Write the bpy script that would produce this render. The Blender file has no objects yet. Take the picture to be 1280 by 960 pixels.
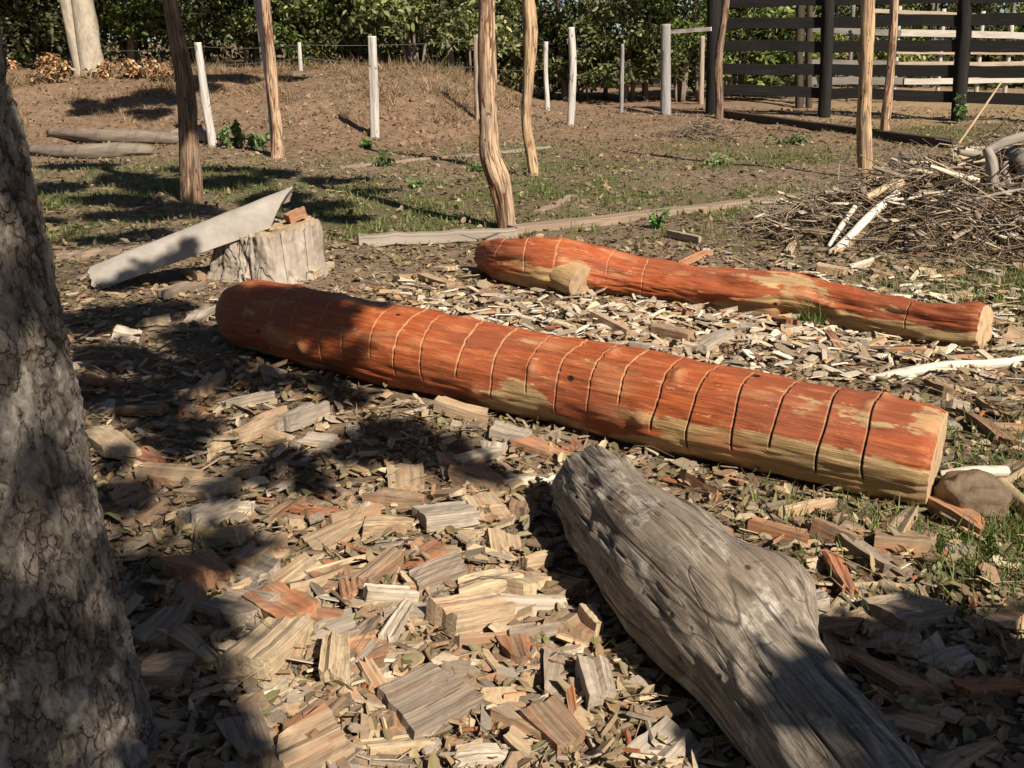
import bpy, math, random
import numpy as np
from mathutils import Vector, Matrix

R = random.Random(11)
RN = np.random.default_rng(7)
SC = bpy.context.scene
COL = SC.collection
PI = math.pi

# ------------------------------------------------------------------ camera
F = 1250.0
TH = math.radians(19.0)
CH = 1.5
cam_d = bpy.data.cameras.new('camera'); cam = bpy.data.objects.new('camera', cam_d); COL.objects.link(cam)
cam.location = (0, 0, CH); cam.rotation_euler = (PI / 2 - TH, 0, 0)
cam_d.sensor_width = 36; cam_d.lens = 36 * F / 1280; cam_d.clip_end = 2000; cam_d.clip_start = 0.05
SC.camera = cam
FWD = np.array([0, math.cos(TH), -math.sin(TH)]); UP = np.array([0, math.sin(TH), math.cos(TH)]); RT = np.array([1., 0, 0])
CAM = np.array([0, 0, CH])

# ------------------------------------------------------------------ noise
_p = np.random.default_rng(3).permutation(256); _p = np.concatenate([_p, _p, _p])
_g = np.random.default_rng(4).normal(size=(256, 3)); _g /= np.linalg.norm(_g, axis=1)[:, None]
def pn(x, y, z=0.0):
    x, y, z = np.broadcast_arrays(np.asarray(x, float), np.asarray(y, float), np.asarray(z, float))
    xi, yi, zi = np.floor(x).astype(int), np.floor(y).astype(int), np.floor(z).astype(int)
    xf, yf, zf = x - xi, y - yi, z - zi
    u, v, w = [t * t * t * (t * (t * 6 - 15) + 10) for t in (xf, yf, zf)]
    def g(i, j, k):
        h = _p[(_p[(_p[(xi + i) & 255] + yi + j) & 255] + zi + k) & 255]
        gr = _g[h]
        return gr[..., 0] * (xf - i) + gr[..., 1] * (yf - j) + gr[..., 2] * (zf - k)
    l = lambda a, b, t: a + (b - a) * t
    return l(l(l(g(0,0,0), g(1,0,0), u), l(g(0,1,0), g(1,1,0), u), v), l(l(g(0,0,1), g(1,0,1), u), l(g(0,1,1), g(1,1,1), u), v), w) * 1.5
def fbm(x, y, z=0.0, o=4, lac=2.0, gain=.5):
    s = 0; a = 1.0; f = 1.0
    for i in range(o):
        s = s + a * pn(np.asarray(x) * f + 17.3 * i, np.asarray(y) * f - 9.1 * i, np.asarray(z) * f + 5.7 * i); a *= gain; f *= lac
    return s
def cells(x, y, z):
    """distance to the nearest and second nearest random point, one per unit cell"""
    x, y, z = [np.asarray(q, float) for q in (x, y, z)]
    xi, yi, zi = np.floor(x).astype(int), np.floor(y).astype(int), np.floor(z).astype(int)
    f1 = np.full(x.shape, 9.0); f2 = np.full(x.shape, 9.0)
    for i in (-1, 0, 1):
        for j in (-1, 0, 1):
            for k in (-1, 0, 1):
                hsh = _p[(_p[(_p[(xi + i) & 255] + yi + j) & 255] + zi + k) & 255]
                o = _g[hsh] * .45 + .5
                d = np.sqrt((xi + i + o[..., 0] - x) ** 2 + (yi + j + o[..., 1] - y) ** 2 + (zi + k + o[..., 2] - z) ** 2)
                f2 = np.minimum(f2, np.maximum(f1, d)); f1 = np.minimum(f1, d)
    return f1, f2
def S(t):
    t = np.clip(t, 0, 1); return t * t * (3 - 2 * t)

# ------------------------------------------------------------------ terrain
def h0(x, y):
    x = np.asarray(x, float); y = np.asarray(y, float)
    bank = .86 * S((y - 15.2) / 5.5) * S((1.2 - x) / 3.2)
    bank = bank + .12 * np.exp(-((x + 2.0) / 1.7) ** 2 - ((y - 19.5) / 2.2) ** 2)
    pile = .70 * np.exp(-((x - 4.9) / 1.75) ** 2 - ((y - 8.2) / 1.05) ** 2)
    pile = pile + .20 * np.exp(-((x - 3.0) / .8) ** 2 - ((y - 7.55) / .5) ** 2)
    return bank + pile
def h(x, y):
    x = np.asarray(x, float); y = np.asarray(y, float)
    b = h0(x, y)
    far = S((y - 13) / 5)
    b = b + .035 * fbm(x * .7, y * .7, 1.3, 3) * (1 + 1.2 * far)
    b = b + (.012 + .032 * far * S((1.5 - x) / 3) * S((24 - y) / 4)) * fbm(x * 3.1, y * 3.1, 4.4, 3)
    return b

def ray(px, py):
    d = RT * (px - 640) / F + UP * (480 - py) / F + FWD
    return d
def G(px, py, dz=0.0):
    d = ray(px, py); t = 0.8; prev = t
    while t < 120:
        p = CAM + d * t
        if p[2] <= float(h(p[0], p[1])) + dz:
            lo, hi = prev, t
            for _ in range(24):
                m = (lo + hi) / 2; q = CAM + d * m
                if q[2] <= float(h(q[0], q[1])) + dz: hi = m
                else: lo = m
            return CAM + d * hi
        prev = t; t += max(.04, t * .012)
    return CAM + d * 60
def AT(px, py, Y):
    d = ray(px, py); return CAM + d * (Y / d[1])
def depth(p): return float(np.dot(np.asarray(p) - CAM, FWD))
def PX(p):
    v = np.asarray(p) - CAM; z = np.dot(v, FWD)
    return 640 + F * np.dot(v, RT) / z, 480 - F * np.dot(v, UP) / z
def CEN(px, py, hw, sink=.06):
    p = G(px, py); r = hw * depth(p) / F
    for _ in range(4):
        p = G(px, py, r * (1 - sink)); r = hw * depth(p) / F
    return p, r

# ------------------------------------------------------------------ objects
def tag(o, label=None, cat=None, group=None, kind=None):
    if label: o['label'] = label
    if cat: o['category'] = cat
    if group: o['group'] = group
    if kind: o['kind'] = kind
    return o
def empty(name, loc, label, cat, group=None):
    o = bpy.data.objects.new(name, None); COL.objects.link(o); o.location = Vector([float(v) for v in loc]); o.empty_display_size = .1
    return tag(o, label, cat, group)
def mk(name, verts, faces, mat, parent=None, smooth=True, attrs=None, fattr=None, origin=None):
    """one mesh object; faces: (N,k) array, or a list of such arrays"""
    verts = np.asarray(verts, float)
    if origin is None:
        if parent is not None: origin = np.array(parent.location) if parent.type == 'EMPTY' else np.array(parent['_o'])
        else: origin = np.zeros(3)
    v = verts - np.asarray(origin)
    fl = faces if isinstance(faces, list) else [faces]
    fl = [np.asarray(f, int) for f in fl if len(f)]
    me = bpy.data.meshes.new(name)
    nl = sum(f.size for f in fl); nf = sum(len(f) for f in fl)
    me.vertices.add(len(v)); me.vertices.foreach_set('co', v.astype(np.float32).ravel())
    me.loops.add(nl); me.loops.foreach_set('vertex_index', np.concatenate([f.ravel() for f in fl]).astype(np.int32))
    tot = np.concatenate([np.full(len(f), f.shape[1]) for f in fl]).astype(np.int32)
    st = np.concatenate([[0], np.cumsum(tot)[:-1]]).astype(np.int32)
    me.polygons.add(nf); me.polygons.foreach_set('loop_start', st); me.polygons.foreach_set('loop_total', tot)
    me.polygons.foreach_set('use_smooth', np.full(nf, bool(smooth)))
    me.update(calc_edges=True); me.validate()
    if attrs:
        for k, a in attrs.items():
            a = np.asarray(a, np.float32)
            if a.ndim == 1:
                at = me.attributes.new(k, 'FLOAT', 'POINT'); at.data.foreach_set('value', a)
            else:
                at = me.attributes.new(k, 'FLOAT_VECTOR', 'POINT'); at.data.foreach_set('vector', a.ravel())
    if fattr:
        for k, a in fattr.items():
            a = np.asarray(a, np.float32)
            at = me.attributes.new(k, 'FLOAT_COLOR', 'FACE'); at.data.foreach_set('color', np.c_[a, np.ones(len(a))].astype(np.float32).ravel())
    if mat: me.materials.append(mat)
    o = bpy.data.objects.new(name, me); COL.objects.link(o)
    if parent is not None: o.parent = parent; 
    else: o.location = Vector([float(q) for q in origin])
    return o
def mko(name, verts, faces, mat, label, cat, group=None, smooth=True, attrs=None, fattr=None, kind=None, origin=None):
    verts = np.asarray(verts, float)
    if origin is None:
        origin = np.array([verts[:, 0].mean(), verts[:, 1].mean(), verts[:, 2].min()]) if kind is None else np.zeros(3)
    o = mk(name, verts, faces, mat, None, smooth, attrs, fattr, origin)
    o['_o'] = [float(q) for q in origin]
    return tag(o, label, cat, group, kind)

def spline(pts, n):
    P = np.asarray(pts, float); m = len(P)
    if m == 2:
        t = np.linspace(0, 1, n)[:, None]; return P[0] * (1 - t) + P[1] * t
    Q = np.vstack([2 * P[0] - P[1], P, 2 * P[-1] - P[-2]])
    out = []
    for u in np.linspace(0, m - 1 - 1e-9, n):
        i = int(u); t = u - i; a, b, c, d = Q[i], Q[i + 1], Q[i + 2], Q[i + 3]
        out.append(.5 * (2 * b + (c - a) * t + (2 * a - 5 * b + 4 * c - d) * t * t + (3 * b - a - 3 * c + d) * t ** 3))
    return np.array(out)
def tube(axis, rad, seg, disp=None, cap0=True, cap1=True, ref=(0, 0, 1), capround=0.0):
    """axis (n,3), rad (n,). returns verts, faces(list), attrs with sc = straightened coordinates"""
    axis = np.asarray(axis, float); rad = np.asarray(rad, float); n = len(axis)
    t = np.gradient(axis, axis=0); t /= np.linalg.norm(t, axis=1)[:, None]
    s = np.concatenate([[0], np.cumsum(np.linalg.norm(np.diff(axis, axis=0), axis=1))])
    ref = np.asarray(ref, float)
    side = np.cross(t, ref); side /= np.linalg.norm(side, axis=1)[:, None]
    nup = np.cross(side, t)
    th = np.linspace(0, 2 * PI, seg, endpoint=False)
    SS, TT = np.meshgrid(s, th, indexing='ij')
    rr = rad[:, None] * np.ones(seg)[None, :]
    if disp is not None: rr = rr + disp(SS, TT, rr)
    V = axis[:, None, :] + (np.cos(TT)[..., None] * side[:, None, :] + np.sin(TT)[..., None] * nup[:, None, :]) * rr[..., None]
    sc = np.stack([SS, np.cos(TT) * rr, np.sin(TT) * rr], -1)
    idx = np.arange(n * seg).reshape(n, seg)
    a = idx[:-1]; b = np.roll(idx, -1, 1)[:-1]; c = np.roll(idx, -1, 1)[1:]; d = idx[1:]
    q = np.stack([a, d, c, b], -1).reshape(-1, 4)
    V = V.reshape(-1, 3); sc = sc.reshape(-1, 3)
    fl = [q]; tri = []
    SSf, TTf = SS.ravel(), TT.ravel()
    for end, on in ((0, cap0), (n - 1, cap1)):
        if not on: continue
        ci = len(V); bul = (-t[0] if end == 0 else t[-1]) * capround * rad[end]
        V = np.vstack([V, axis[end] + bul]); sc = np.vstack([sc, [s[end], 0, 0]]); SSf = np.append(SSf, s[end]); TTf = np.append(TTf, 0)
        e = idx[end]; e2 = np.roll(e, -1)
        tri.append(np.stack([e, e2, np.full(seg, ci)], -1) if end == 0 else np.stack([e2, e, np.full(seg, ci)], -1))
    if tri: fl.append(np.vstack(tri))
    return V, fl, {'sc': sc}, SSf, TTf
def join(parts):
    """parts: list of (verts, [faces], attrs)"""
    V = []; Fd = {}; A = {}; o = 0
    for v, fl, at in parts:
        V.append(v)
        for f in (fl if isinstance(fl, list) else [fl]):
            f = np.asarray(f); Fd.setdefault(f.shape[1], []).append(f + o)
        for k, a in (at or {}).items(): A.setdefault(k, []).append(a)
        o += len(v)
    return np.vstack(V), [np.vstack(f) for f in Fd.values()], {k: np.concatenate(a) for k, a in A.items()}
def box(c, ax, ay, az, lx, ly, lz, n=2, jit=0.0, rng=RN):
    """bevel-less timber box with a few loops along its length and a little wear"""
    c, ax, ay, az = [np.asarray(q, float) for q in (c, ax, ay, az)]
    V = []; sc = []
    b = min(ly, lz) * .08
    prof = [(-ly/2, -lz/2 + b), (-ly/2 + b, -lz/2), (ly/2 - b, -lz/2), (ly/2, -lz/2 + b), (ly/2, lz/2 - b), (ly/2 - b, lz/2), (-ly/2 + b, lz/2), (-ly/2, lz/2 - b)]
    for i in range(n):
        x = -lx / 2 + lx * i / (n - 1)
        dy, dz = (rng.normal(0, jit, 2) if jit else (0, 0))
        for (y, z) in prof:
            V.append(c + ax * x + ay * (y + dy) + az * (z + dz)); sc.append((x, y, z))
    V = np.array(V); k = 8; q = []
    for i in range(n - 1):
        for j in range(k):
            q.append((i*k + j, i*k + (j+1) % k, (i+1)*k + (j+1) % k, (i+1)*k + j))
    fl = [np.array(q), np.array([list(range(k))[::-1], [(n-1)*k + j for j in range(k)]])]
    return V, fl, {'sc': np.array(sc) + rng.uniform(-20, 20, 3)}
def beam(p0, p1, w, t, n=6, jit=.004, up=(0, 0, 1)):
    p0, p1 = np.asarray(p0, float), np.asarray(p1, float)
    ax = p1 - p0; L = np.linalg.norm(ax); ax /= L
    ay = np.cross(up, ax); ay /= np.linalg.norm(ay); az = np.cross(ax, ay)
    return box((p0 + p1) / 2, ax, ay, az, L, w, t, n, jit)
def scatter(tv, tf, pos, mats, scale=None):
    """copies of a template merged into one array. tv (k,3), tf list of arrays, pos (N,3), mats (N,3,3)"""
    tv = np.asarray(tv, float); N = len(pos); k = len(tv)
    V = np.einsum('nij,kj->nki', mats, tv) + pos[:, None, :]
    off = (np.arange(N) * k)[:, None, None]
    fl = [(np.asarray(f)[None] + off).reshape(-1, np.asarray(f).shape[1]) for f in tf]
    return V.reshape(-1, 3), fl
def rotm(yaw, pitch, roll, sc):
    """(N,3,3) matrices: roll about x, pitch about y, yaw about z"""
    cy, sy, cp, sp, cr, sr = np.cos(yaw), np.sin(yaw), np.cos(pitch), np.sin(pitch), np.cos(roll), np.sin(roll)
    m = np.empty((len(yaw), 3, 3))
    m[:, 0, 0] = cy*cp; m[:, 0, 1] = cy*sp*sr - sy*cr; m[:, 0, 2] = cy*sp*cr + sy*sr
    m[:, 1, 0] = sy*cp; m[:, 1, 1] = sy*sp*sr + cy*cr; m[:, 1, 2] = sy*sp*cr - cy*sr
    m[:, 2, 0] = -sp; m[:, 2, 1] = cp*sr; m[:, 2, 2] = cp*cr
    sc = np.asarray(sc)
    return m * (sc[:, None, None] if sc.ndim == 1 else sc[:, None, :])

# ------------------------------------------------------------------ materials
class T:
    def __init__(s, name):
        s.m = bpy.data.materials.new(name); s.m.use_nodes = True; s.t = s.m.node_tree; s.t.nodes.clear()
        s.out = s.t.nodes.new('ShaderNodeOutputMaterial')
    def n(s, typ, ins=None, **pr):
        nd = s.t.nodes.new(typ)
        for k, v in pr.items(): setattr(nd, k, v)
        for k, v in (ins or {}).items(): s.put(nd.inputs[k], v)
        return nd
    def put(s, sock, v):
        if isinstance(v, bpy.types.NodeSocket): s.t.links.new(v, sock)
        else: sock.default_value = v
    def obj(s): return s.n('ShaderNodeTexCoord').outputs['Object']
    def pos(s): return s.n('ShaderNodeNewGeometry').outputs['Position']
    def attr(s, name, out='Vector'): return s.n('ShaderNodeAttribute', attribute_name=name).outputs[out]
    def map(s, v, sc, loc=(0, 0, 0)): return s.n('ShaderNodeMapping', {'Vector': v, 'Scale': sc, 'Location': loc}).outputs[0]
    def noise(s, v, scale, detail=4, rough=.55, dist=0.0): return s.n('ShaderNodeTexNoise', {'Vector': v, 'Scale': scale, 'Detail': detail, 'Roughness': rough, 'Distortion': dist}).outputs[0]
    def vor(s, v, scale, feature='F1', out='Distance', rnd=1.0): return s.n('ShaderNodeTexVoronoi', {'Vector': v, 'Scale': scale, 'Randomness': rnd}, feature=feature).outputs[out]
    def ramp(s, f, stops):
        nd = s.n('ShaderNodeValToRGB', {'Fac': f}); e = nd.color_ramp.elements
        while len(e) < len(stops): e.new(.5)
        for el, (p, c) in zip(e, stops):
            el.position = p; el.color = (c, c, c, 1) if isinstance(c, (int, float)) else (*c, 1)
        return nd.outputs[0]
    def mix(s, f, a, b, blend='MIX'):
        nd = s.n('ShaderNodeMix', data_type='RGBA', blend_type=blend)
        s.put(nd.inputs[0], f)
        for i, v in ((6, a), (7, b)): s.put(nd.inputs[i], (*v, 1) if isinstance(v, tuple) and len(v) == 3 else v)
        return nd.outputs[2]
    def math(s, op, a, b=0.0, clamp=False):
        nd = s.n('ShaderNodeMath', operation=op, use_clamp=clamp); s.put(nd.inputs[0], a); s.put(nd.inputs[1], b); return nd.outputs[0]
    def hsv(s, c, hh=.5, sat=1.0, val=1.0): return s.n('ShaderNodeHueSaturation', {'Color': c, 'Hue': hh, 'Saturation': sat, 'Value': val}).outputs[0]
    def bump(s, hgt, strength=.5, dist=.01, nrm=None):
        nd = s.n('ShaderNodeBump', {'Height': hgt, 'Strength': strength, 'Distance': dist})
        if nrm is not None: s.put(nd.inputs['Normal'], nrm)
        return nd.outputs[0]
    def done(s, col, rough=.85, nrm=None, spec=.25):
        b = s.n('ShaderNodeBsdfPrincipled', {'Base Color': col if isinstance(col, bpy.types.NodeSocket) else (*col, 1), 'Roughness': rough, 'Specular IOR Level': spec})
        if nrm is not None: s.put(b.inputs['Normal'], nrm)
        s.t.links.new(b.outputs[0], s.out.inputs[0]); return s.m
    def leafy(s, col, tr=.3, trcol=None):
        d = s.n('ShaderNodeBsdfPrincipled', {'Base Color': col, 'Roughness': .55, 'Specular IOR Level': .3})
        q = s.n('ShaderNodeBsdfTranslucent', {'Color': trcol if trcol is not None else col})
        mx = s.n('ShaderNodeMixShader', {0: tr, 1: d.outputs[0], 2: q.outputs[0]})
        s.t.links.new(mx.outputs[0], s.out.inputs[0]); return s.m

def grain_mat(name, stops, gx=2.0, gy=40.0, bump=.5, crack=0.0, crackcol=(.02, .016, .012), blot=None, coord='sc', rough=.85, dist=.004):
    t = T(name); v = t.attr('sc') if coord == 'sc' else t.obj()
    g = t.noise(t.map(v, (gx, gy, gy)), 1.0, 6, .6, .6)
    g2 = t.noise(t.map(v, (gx * .4, gy * .22, gy * .22)), 1.0, 3, .5)
    f = t.math('ADD', t.math('MULTIPLY', g, .6), t.math('MULTIPLY', g2, .4))
    c = t.ramp(f, stops)
    if blot:
        bl = t.ramp(t.noise(v, blot[0], 4, .6), [(blot[1], 0.0), (blot[1] + .12, 1.0)])
        c = t.mix(t.math('MULTIPLY', bl, blot[3]), c, blot[2])
    hgt = f
    if crack > 0:
        k = t.vor(t.map(v, (gx * .35, gy * .28, gy * .28)), 1.0, 'DISTANCE_TO_EDGE')
        k = t.ramp(k, [(0.0, 0.0), (crack, 1.0)])
        c = t.mix(k, crackcol, c); hgt = t.math('ADD', f, t.math('MULTIPLY', k, .8))
    return t.done(c, rough, t.bump(hgt, bump, dist))

def red_mat(name):
    t = T(name); v = t.attr('sc')
    g = t.noise(t.map(v, (4.5, 95, 95)), 1, 8, .7, .4)
    g2 = t.noise(t.map(v, (1.1, 7, 7)), 1, 4, .55, .5)
    red = t.ramp(g, [(.28, (.09, .026, .012)), (.42, (.27, .062, .020)), (.56, (.375, .093, .028)), (.74, (.47, .175, .068))])
    red = t.mix(t.ramp(g2, [(.44, 0.0), (.58, .7)]), red, (.21, .062, .030))
    red = t.mix(t.ramp(t.noise(t.map(v, (3.5, 14, 14), (8, 2, 2)), 1, 6, .7), [(.55, 0.0), (.66, .7)]), red, (.45, .17, .07))
    red = t.mix(t.ramp(t.noise(t.map(v, (1.5, 9, 9), (3, 1, 7)), 1, 5, .65), [(.6, 0.0), (.68, .75)]), red, (.40, .20, .095))
    pale = t.ramp(g, [(.25, (.20, .115, .05)), (.5, (.43, .275, .125)), (.75, (.56, .40, .22))])
    pale = t.mix(t.ramp(g2, [(.45, 0.0), (.6, .7)]), pale, (.32, .225, .115))
    m = t.math('ADD', t.attr('pale', 'Fac'), t.math('MULTIPLY', t.math('SUBTRACT', g2, .5), 1.1))
    m = t.ramp(t.math('ADD', m, t.math('ADD', t.math('MULTIPLY', t.math('SUBTRACT', g, .5), .35), t.math('MULTIPLY', t.math('SUBTRACT', t.noise(t.map(v, (4, 13, 13), (6, 6, 1)), 1, 8, .72), .5), 1.6))), [(.46, 0.0), (.53, 1.0)])
    c = t.mix(m, red, pale)
    c = t.mix(t.ramp(t.noise(t.map(v, (5, 60, 60), (2, 3, 3)), 1, 6, .75), [(.57, 0.0), (.63, .65)]), c, (.15, .045, .02))
    c = t.mix(t.ramp(t.noise(t.map(v, (9, 40, 40), (4, 1, 8)), 1, 6, .75), [(.62, 0.0), (.66, .8)]), c, (.52, .31, .16))
    # weathered grey fibres and little dark worm holes
    c = t.mix(t.ramp(t.noise(t.map(v, (2.6, 22, 22), (9, 4, 2)), 1, 5, .7), [(.63, 0.0), (.70, .6)]), c, (.20, .155, .11))
    w = t.vor(t.map(v, (4.6, 6.0, 6.0)), 1.0)
    c = t.mix(t.ramp(w, [(.055, 1.0), (.085, 0.0)]), c, (.018, .012, .009))
    c = t.mix(t.ramp(t.vor(t.map(v, (1.9, 5, 5), (5, 2, 1)), 1.0), [(.10, .75), (.30, 0.0)]), c, (.45, .20, .09))
    c = t.mix(t.attr('cut', 'Fac'), c, (.52, .30, .15))  # pale sawn wood on cuts and knots, lit lips put in too
    c = t.mix(t.attr('kerf', 'Fac'), c, (.05, .022, .012))  # dark tone puts the shade inside the saw grooves into the colour
    hg = t.math('ADD', g, t.math('MULTIPLY', t.ramp(w, [(.04, 0.0), (.085, 1.0)]), .6))
    hg = t.math('ADD', hg, t.noise(t.map(v, (7, 30, 30)), 1, 6, .7))
    return t.done(c, .6, t.bump(hg, .8, .008), .3)

def endgrain_mat(name, c0, c1):
    t = T(name); v = t.attr('sc')
    sx = t.n('ShaderNodeSeparateXYZ', {0: v})
    r = t.math('SQRT', t.math('ADD', t.math('MULTIPLY', sx.outputs[1], sx.outputs[1]), t.math('MULTIPLY', sx.outputs[2], sx.outputs[2])))
    n = t.noise(v, 9, 4); w = t.math('SINE', t.math('MULTIPLY', t.math('ADD', r, t.math('MULTIPLY', n, .03)), 420))
    f = t.math('ADD', t.math('MULTIPLY', w, .05), t.noise(t.map(v, (1, 60, 22)), 1, 6, .7))
    c = t.ramp(f, [(.25, c0), (.75, c1)])
    c = t.mix(t.ramp(t.noise(v, 14, 3), [(.5, 0.0), (.7, .6)]), c, (.16, .10, .055))
    return t.done(c, .85, t.bump(f, .5, .004))

def leafcol_mat(name, tr=.3, trm=(1.1, 1.2, .6)):
    t = T(name); c = t.attr('Col', 'Color')
    if name == 'green_leaves':
        rnd = t.n('ShaderNodeObjectInfo').outputs['Random']; r2 = t.math('FRACT', t.math('MULTIPLY', rnd, 7.31))
        c = t.hsv(c, t.math('ADD', .475, t.math('MULTIPLY', r2, .04)), t.math('ADD', .75, t.math('MULTIPLY', r2, .35)), t.math('ADD', .75, t.math('MULTIPLY', rnd, .8)))
    return t.leafy(c, tr, t.mix(1.0, c, trm, 'MULTIPLY'))

M = {}
M['red'] = red_mat('red_timber')
M['red_end'] = endgrain_mat('sawn_end', (.30, .19, .10), (.50, .36, .22))
M['stub_end'] = endgrain_mat('stub_end', (.26, .17, .10), (.42, .30, .19))
M['grey_log'] = None
def grey_log_mat():
    t = T('weathered_grey_trunk'); v = t.attr('sc')
    g = t.noise(t.map(v, (5, 75, 75)), 1, 8, .72, .5)
    big = t.noise(v, 3.2, 5, .6)
    c = t.ramp(g, [(.30, (.06, .046, .034)), (.45, (.17, .138, .105)), (.58, (.30, .255, .205)), (.74, (.50, .45, .38))])
    c = t.mix(t.ramp(big, [(.47, 0.0), (.62, .55)]), c, (.165, .122, .085))
    c = t.mix(t.ramp(t.noise(v, 7.5, 6, .7), [(.56, 0.0), (.66, .75)]), c, (.46, .42, .36))
    c = t.mix(t.ramp(t.noise(t.map(v, (1, 1, 1), (4, 7, 2)), 10, 6, .7), [(.60, 0.0), (.70, .8)]), c, (.065, .055, .045))
    wv = t.n('ShaderNodeVectorMath', {0: v, 1: t.n('ShaderNodeVectorMath', {0: t.n('ShaderNodeTexNoise', {'Vector': v, 'Scale': 2.6, 'Detail': 3.0}).outputs[1], 1: (.2, .022, .022)}, operation='MULTIPLY').outputs[0]}, operation='ADD').outputs[0]
    kn = t.noise(t.map(wv, (.16, 6.5, 6.5)), 1.0, 2, .4)
    k = t.math('ABSOLUTE', t.math('SUBTRACT', kn, .5))
    k = t.ramp(k, [(.002, 0.0), (.014, 1.0)])
    kn2 = t.noise(t.map(wv, (.3, 14, 14), (3, 9, 4)), 1.0, 2, .4)
    k2 = t.ramp(t.math('ABSOLUTE', t.math('SUBTRACT', kn2, .5)), [(.0, .35), (.012, 1.0)])
    k = t.math('MULTIPLY', k, k2)
    c = t.mix(t.math('ADD', t.math('MULTIPLY', k, .75), .25), (.03, .022, .016), c)
    tk = t.ramp(t.noise(t.map(v, (70, 9, 9)), 1, 3, .6), [(.62, 0.0), (.70, .6)]); c = t.mix(tk, c, (.09, .07, .052))
    pit = t.ramp(t.vor(t.map(v, (11, 13, 13)), 1.0), [(.06, 0.0), (.12, 1.0)])
    c = t.mix(pit, (.04, .03, .022), c)
    hg = t.math('ADD', t.math('ADD', t.math('MULTIPLY', g, 1.1), t.math('MULTIPLY', k, .7)), t.math('MULTIPLY', pit, .6))
    return t.done(c, .8, t.bump(hg, .7, .008), .3)
M['grey_log'] = grey_log_mat()
def bark_mat():
    t = T('rough_bark'); v = t.attr('sc')
    n = t.noise(v, 7, 6, .65); n2 = t.noise(t.map(v, (22, 60, 60)), 1, 8, .75, .3); n3 = t.noise(t.map(v, (10, 24, 24), (2, 8, 5)), 1, 6, .7, .5)
    p = t.attr('crev', 'Fac')
    c = t.ramp(n2, [(.28, (.11, .09, .072)), (.48, (.235, .20, .165)), (.70, (.38, .335, .28))])  # darkens with the bump noise: cavity shade in the colour
    c = t.mix(t.ramp(n3, [(.48, 0.0), (.60, .75)]), c, (.46, .425, .365))
    c = t.mix(t.ramp(t.noise(t.map(v, (12, 30, 30), (9, 1, 5)), 1, 6, .7, .6), [(.52, 0.0), (.62, .8)]), c, (.12, .095, .075))
    c = t.mix(t.ramp(n, [(.54, 0.0), (.68, .5)]), c, (.20, .15, .10))
    c = t.mix(t.math('MULTIPLY', p, .65), c, (.05, .038, .029))  # crevice dirt, with the shade of the cavities painted in
    wv = t.n('ShaderNodeVectorMath', {0: v, 1: t.n('ShaderNodeVectorMath', {0: t.n('ShaderNodeTexNoise', {'Vector': v, 'Scale': 30.0, 'Detail': 5.0}).outputs[1], 1: (.05, .025, .025)}, operation='MULTIPLY').outputs[0]}, operation='ADD').outputs[0]
    ck = t.ramp(t.math('ADD', t.vor(t.map(wv, (20, 42, 42)), 1.0, 'DISTANCE_TO_EDGE'), t.math('MULTIPLY', t.ramp(n3, [(.46, 0.0), (.58, 1.0)]), .2)), [(0.01, 0.0), (.075, 1.0)])
    c = t.mix(t.math('ADD', t.math('MULTIPLY', ck, .55), .45), (.055, .042, .032), c)
    hg = t.math('ADD', t.math('ADD', n2, t.math('MULTIPLY', n3, .8)), t.math('MULTIPLY', ck, .8))
    return t.done(c, .92, t.bump(hg, 1.0, .016), .12)
M['bark'] = bark_mat()
M['limb'] = grain_mat('limb_bark', [(.3, (.09, .07, .055)), (.7, (.23, .19, .15))], 5, 30, .6)
M['pale_bark'] = grain_mat('pale_smooth_bark', [(.3, (.21, .175, .13)), (.55, (.36, .31, .24)), (.8, (.46, .41, .33))], 6, 18, .5, blot=(7, .55, (.20, .16, .12), .6))
def pole_mat(name, stripes, brown, amt):
    t = T(name); v = t.attr('sc')
    g = t.noise(t.map(v, (1.6, 55, 55)), 1, 6, .65, .5)
    c = t.ramp(g, stripes)
    b = t.ramp(t.noise(t.map(v, (2.2, 17, 17)), 1, 4, .65, 1.0), [(amt, 0.0), (amt + .07, 1.0)])
    c = t.mix(b, c, brown)
    c = t.mix(t.ramp(t.noise(t.map(v, (1.4, 11, 11), (5, 5, 2)), 1, 6, .75, .6), [(.53, 0.0), (.60, .8)]), c, (.21, .165, .125))
    k = t.ramp(t.vor(t.map(v, (1.0, 30, 30)), 1.0, 'DISTANCE_TO_EDGE'), [(.01, 0.0), (.05, 1.0)])
    c = t.mix(t.math('MULTIPLY', t.math('SUBTRACT', 1.0, k), .8), c, (.05, .03, .018))
    kn = t.ramp(t.vor(t.map(v, (7, 16, 16)), 1.0), [(.07, 1.0), (.14, 0.0)])
    c = t.mix(kn, c, (.06, .035, .02))
    return t.done(c, .8, t.bump(t.math('ADD', g, k), .7, .008))
M['pole_tan'] = pole_mat('peeled_tan_pole', [(.3, (.22, .13, .07)), (.5, (.43, .29, .165)), (.75, (.58, .43, .27))], (.22, .10, .05), .56)
M['pole_brown'] = pole_mat('brown_pole', [(.3, (.10, .065, .042)), (.5, (.23, .145, .09)), (.75, (.38, .25, .155))], (.085, .055, .037), .5)
M['pole_orange'] = pole_mat('orange_pole', [(.3, (.18, .11, .065)), (.48, (.40, .27, .165)), (.72, (.58, .44, .30))], (.15, .066, .036), .49)
M['post_white'] = grain_mat('bleached_post', [(.3, (.25, .22, .19)), (.5, (.43, .40, .36)), (.75, (.56, .53, .485))], 3, 40, .6, crack=.02, crackcol=(.10, .09, .08))
M['post_pale'] = grain_mat('pale_rail_wood', [(.3, (.24, .21, .175)), (.5, (.38, .345, .30)), (.75, (.50, .465, .415))], 3, 40, .6)
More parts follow.
